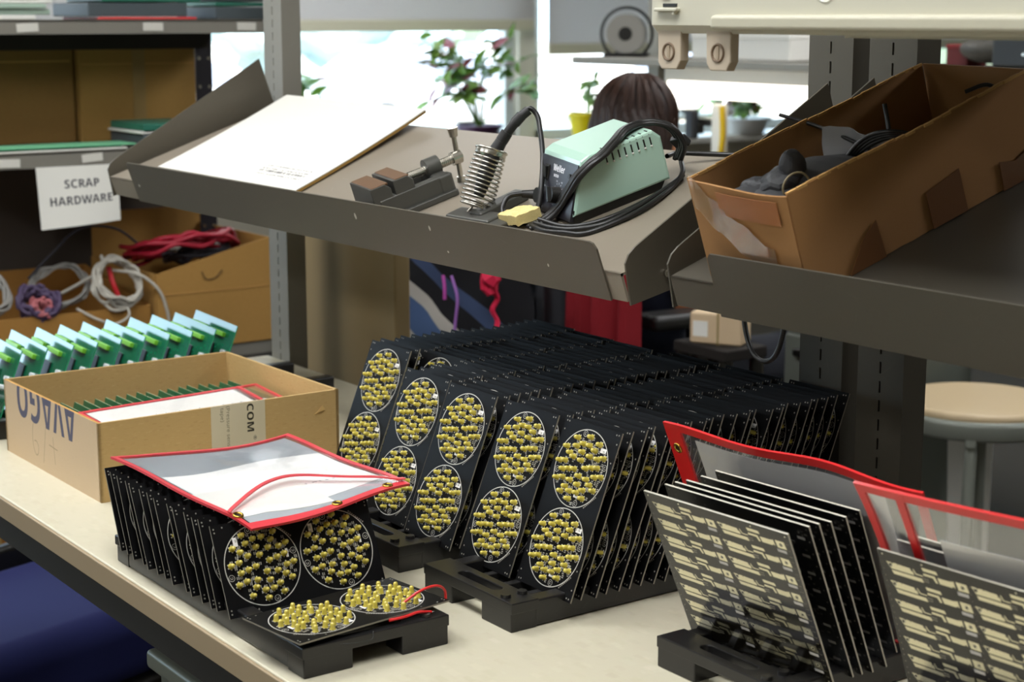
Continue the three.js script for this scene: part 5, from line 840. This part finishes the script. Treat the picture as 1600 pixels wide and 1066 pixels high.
{ const t = thing('cable_reel', 'round white cable reel with a black hub and hoop on the background shelf', 'reel', [-4.36, 0.519, -3.55]); t.rotation.y = 0.7;
  add(t, 'flange', merge(cyl(0.062, 0.062, 0.004, 0, 0, 0.02, Math.PI / 2, 0, 0, 40), cyl(0.062, 0.062, 0.004, 0, 0, -0.02, Math.PI / 2, 0, 0, 40)), std(0x9a9790, 0.5));
  add(t, 'hub', cyl(0.022, 0.022, 0.05, 0, 0, 0, Math.PI / 2, 0, 0, 24), M.black); add(t, 'ring', new THREE.TorusGeometry(0.045, 0.004, 8, 40), std(0xb0ada6, 0.5));
  add(t, 'hoop', new THREE.TorusGeometry(0.083, 0.005, 8, 48), M.black); add(t, 'stand', merge(rb(0.14, 0.012, 0.07, 0.0, -0.066, 0, 0.003), rb(0.012, 0.07, 0.02, -0.03, -0.03, 0, 0.003)), M.black); }
{ const t = thing('white_carton', 'long white carton lying on the background shelf', 'box', [-3.80, 0.447, -3.62]); add(t, 'body', rb(0.42, 0.075, 0.2, 0, 0.038, 0, 0.004), M.white); add(t, 'lid', rb(0.424, 0.02, 0.204, 0, 0.072, 0, 0.003), M.paper); }
{ const t = thing('black_machine', 'black machine with a grey rounded hopper on the background shelf at the right', 'machine', [-2.82, 0.447, -3.6]);
  add(t, 'body', rb(0.2, 0.14, 0.2, 0.06, 0.07, 0, 0.01, 3), M.black); add(t, 'hopper', at(lump(0.06, 3, 0.1, 8, 1).scale(1.5, 0.6, 1), -0.09, 0.045, 0.04), std(0x44413a, 0.5)); add(t, 'screw', cyl(0.004, 0.004, 0.003, 0.06, 0.035, 0.101, Math.PI / 2), M.steel);
  const r = thing('red_carton', 'small dark red carton beside the black machine on the background shelf', 'box', [-3.02, 0.447, -3.6]); add(r, 'body', rb(0.07, 0.05, 0.08, 0, 0.025, 0, 0.003), std(0x5c1414, 0.7)); add(r, 'lid', rb(0.073, 0.012, 0.083, 0, 0.05, 0, 0.003), std(0x7a1d1d, 0.7)); }
{ const t = thing('desk_phone', 'dark blue handset hanging on the white cable post', 'phone', [-4.06, 0.20, -3.57]); add(t, 'body', rb(0.04, 0.09, 0.03, 0, 0.045, 0, 0.01, 3), std(0x22262f, 0.5)); add(t, 'cradle', rb(0.05, 0.03, 0.02, 0, 0.03, -0.02, 0.004), M.black); add(t, 'bracket', bx(0.12, 0.02, 0.01, 0.05, 0.05, -0.03), M.frame); }
{ const t = thing('storage_bin', 'white storage bin on the second bench behind the soldering station', 'bin', [-3.80, 0.0, -3.40]); add(t, 'body', rb(0.46, 0.15, 0.30, 0, 0.075, 0, 0.01, 3), M.white); add(t, 'rim', rb(0.48, 0.02, 0.32, 0, 0.15, 0, 0.006), M.paper);
  const s = thing('ribbed_bin', 'dark grey ribbed bin beside the white bin on the second bench', 'bin', [-3.42, 0.0, -3.25]); const rbs = []; for (let i = 0; i < 14; i++) rbs.push(rb(0.009, 0.10, 0.2, -0.117 + i * 0.018, 0.09, 0, 0.003)); add(s, 'body', rb(0.25, 0.09, 0.19, 0, 0.046, 0, 0.006), std(0x55565e, 0.6)); add(s, 'ribs', merge(rbs), std(0x66676f, 0.6)); }

// ---------- stool ----------
{ const t = thing('stool', 'round shop stool with a tan fibre seat and grey steel frame', 'stool', [-2.233, -B, -2.748]), H = B - 0.20;
  const paint = std(0x8d9188, 0.4, 0.2);
  add(t, 'seat', at(new THREE.LatheGeometry([[0, 0.012], [0.15, 0.014], [0.163, 0.010], [0.166, 0.0], [0.16, -0.006], [0, -0.006]].map((p) => new THREE.Vector2(...p)), 48), 0, H, 0), std(0xc2ac88, 0.5));
  add(t, 'seat_ring', at(new THREE.LatheGeometry([[0.158, 0.0], [0.171, -0.002], [0.173, -0.012], [0.170, -0.036], [0.160, -0.042], [0.156, -0.036]].map((p) => new THREE.Vector2(...p)), 48), 0, H, 0), paint);
  for (let i = 0; i < 4; i++) { const a = i * Math.PI / 2 - 0.62, c = Math.cos(a), s = Math.sin(a); add(t, 'leg', tube([V(0.145 * c, H - 0.035, 0.145 * s), V(0.20 * c, 0.015, 0.20 * s)], 0.0125, 4, 12), paint); add(t, 'bracket', at(rb(0.035, 0.022, 0.022, 0, 0, 0, 0.004), 0.152 * c, H - 0.043, 0.152 * s, 0, -a), paint); add(t, 'foot_cap', cyl(0.016, 0.017, 0.03, 0.2 * c, 0.015, 0.2 * s), M.rubber); }
  add(t, 'foot_ring', at(new THREE.TorusGeometry(0.185, 0.008, 8, 40), 0, 0.22, 0, Math.PI / 2), paint); }
{ const t = thing('leaning_board', 'white sheet of board leaning behind the stool', 'board', [-2.47, -B, -3.02]); t.rotation.set(-0.02, 0.55, 0);
  const g = slab(4, 4, (u, v) => [-0.055 + 0.115 * u, 0.26 + 0.29 * v - 0.03 * u, 0.02 * v + 0.12], 0.012); add(t, 'sheet', g, M.white); add(t, 'support', merge(bx(0.012, 0.3, 0.02, -0.03, 0.15, 0.11), bx(0.012, 0.3, 0.02, 0.04, 0.15, 0.11)), M.frame); }

// ---------- under the bench ----------
{ const t = thing('pedestal_cabinet', 'grey green steel drawer pedestal under the front bench edge', 'cabinet', [-1.45, -0.088, -0.98]);
  const m = std(0x5d6259, 0.45, 0.25);
  add(t, 'body', rb(0.46, 0.74, 0.5, 0, -0.38, -0.01, 0.006), m);
  for (let i = 0; i < 3; i++) { const d = add(t, 'drawer', rb(0.45, 0.22, 0.02, 0, -0.135 - i * 0.235, 0.252, 0.005), m); add(d, 'pull', merge(rb(0.45, 0.022, 0.02, 0, -0.022 - i * 0.235, 0.268, 0.006), bx(0.40, 0.012, 0.004, 0, -0.06 - i * 0.235, 0.262)), std(0x73786d, 0.4, 0.3)); } }
{ const t = thing('upholstered_stool', 'dark blue upholstered low seat under the left end of the bench', 'stool', [-2.86, -B, -0.97]); t.rotation.y = 0.3;
  add(t, 'cushion', rb(0.40, 0.14, 0.62, 0, 0.345, 0, 0.05, 5), M.fabricBlue);
  add(t, 'rim', merge(rb(0.03, 0.14, 0.63, -0.21, 0.375, 0, 0.012, 3), rb(0.41, 0.04, 0.63, 0, 0.265, 0, 0.012, 3)), M.black);
  for (const [x, z] of [[-0.16, -0.26], [0.16, -0.26], [-0.16, 0.26], [0.16, 0.26]]) add(t, 'leg', cyl(0.02, 0.018, 0.25, x, 0.125, z), std(0xb9ab90, 0.5)); }

// ---------- window plants ----------
const leafG = (() => { const g = slab(4, 8, (u, v) => { const w = 0.42 * Math.pow(Math.sin(Math.PI * Math.pow(v, 0.8)), 0.8) + 0.004; return [(u - 0.5) * w, 0.10 * Math.abs(u - 0.5) * Math.sin(v * 3.1) * 0.8 - 0.12 * v * v, v]; }, 0.012); return g; })();
const leafM = [[0x5f8f2c, 0.5], [0x7fa545, 0.5], [0x8d4a52, 0.5], [0xb87a86, 0.5], [0x9dba72, 0.5]].map(([c, r]) => new THREE.MeshPhysicalMaterial({ color: c, roughness: r, transmission: 0.25, thickness: 0, side: THREE.DoubleSide }));
function plant(label, pos, pot, H, W, n, size, pal, openness) {
  const t = thing('potted_plant', label, 'plant', pos);
  const [pr, ph, pm] = pot;
  add(t, 'pot', new THREE.LatheGeometry([[0, 0], [pr * 0.72, 0], [pr, ph], [pr * 1.06, ph], [pr * 1.06, ph * 0.88], [pr * 0.95, ph * 0.86], [pr * 0.9, ph * 0.92], [0, ph * 0.9]].map((p) => new THREE.Vector2(...p)), 28), pm);
  for (let k = 0; k < Math.max(4, n / 7); k++) {
    const a = rr(0, 6.28), R = W * rr(0.25, 1), droop = rr(0.2, 1), top = V(R * 0.35 * Math.cos(a), ph + H * droop, R * Math.sin(a)), mid = V(R * 0.12 * Math.cos(a), ph + H * Math.max(0.35, droop * 0.75), R * 0.45 * Math.sin(a));
    add(t, 'stem', tube([V(0, ph * 0.8, 0), mid, top], 0.0028, 12, 5), leafM[0]);
    const c = curve([V(0, ph * 0.8, 0), mid, top]);
    for (let i = 0; i < 7; i++) { const p = c.getPoint(openness + (1 - openness) * (i + rr(0, 0.9)) / 7), l = add(t, 'leaf', leafG, leafM[pal[Math.floor(rnd() * pal.length)]]); const s = size * rr(0.7, 1.25); l.scale.setScalar(s); l.position.copy(p); l.rotation.set(rr(-0.2, 1.2), rr(0, 6.28), rr(-0.6, 0.6)); }
  }
}
const potPurple = std(0x4a2a48, 0.4), potYellow = std(0xd9c400, 0.4), potWhite = std(0xd8d6d2, 0.5);
plant('red and green leafed plant in a dark purple pot on the window sill', [-6.30, 0.005, -4.30], [0.10, 0.10, potPurple], 0.40, 0.40, 150, 0.095, [0, 0, 0, 1, 1, 1, 2, 3, 4], 0.4);
plant('small green plant in a bright yellow pot on the window sill', [-6.30, 0.005, -4.90], [0.085, 0.13, potYellow], 0.18, 0.13, 42, 0.06, [0, 1, 1, 4], 0.4);
plant('low red and green plant in a white pot on the sill behind the strip light', [-6.30, 0.005, -5.88], [0.13, 0.08, potWhite], 0.17, 0.26, 77, 0.085, [0, 1, 1, 2, 4], 0.3);
plant('leafy green plant in a white pot at the right end of the sill', [-6.28, 0.005, -7.9], [0.12, 0.14, potWhite], 0.30, 0.3, 48, 0.10, [0, 1, 2], 0.3);
plant('small plant with narrow leaves at the left end of the window sill, beside the upright', [-6.30, 0.005, -3.45], [0.07, 0.10, potWhite], 0.24, 0.12, 32, 0.08, [0, 1, 2], 0.4);

renderer.render(scene, camera);
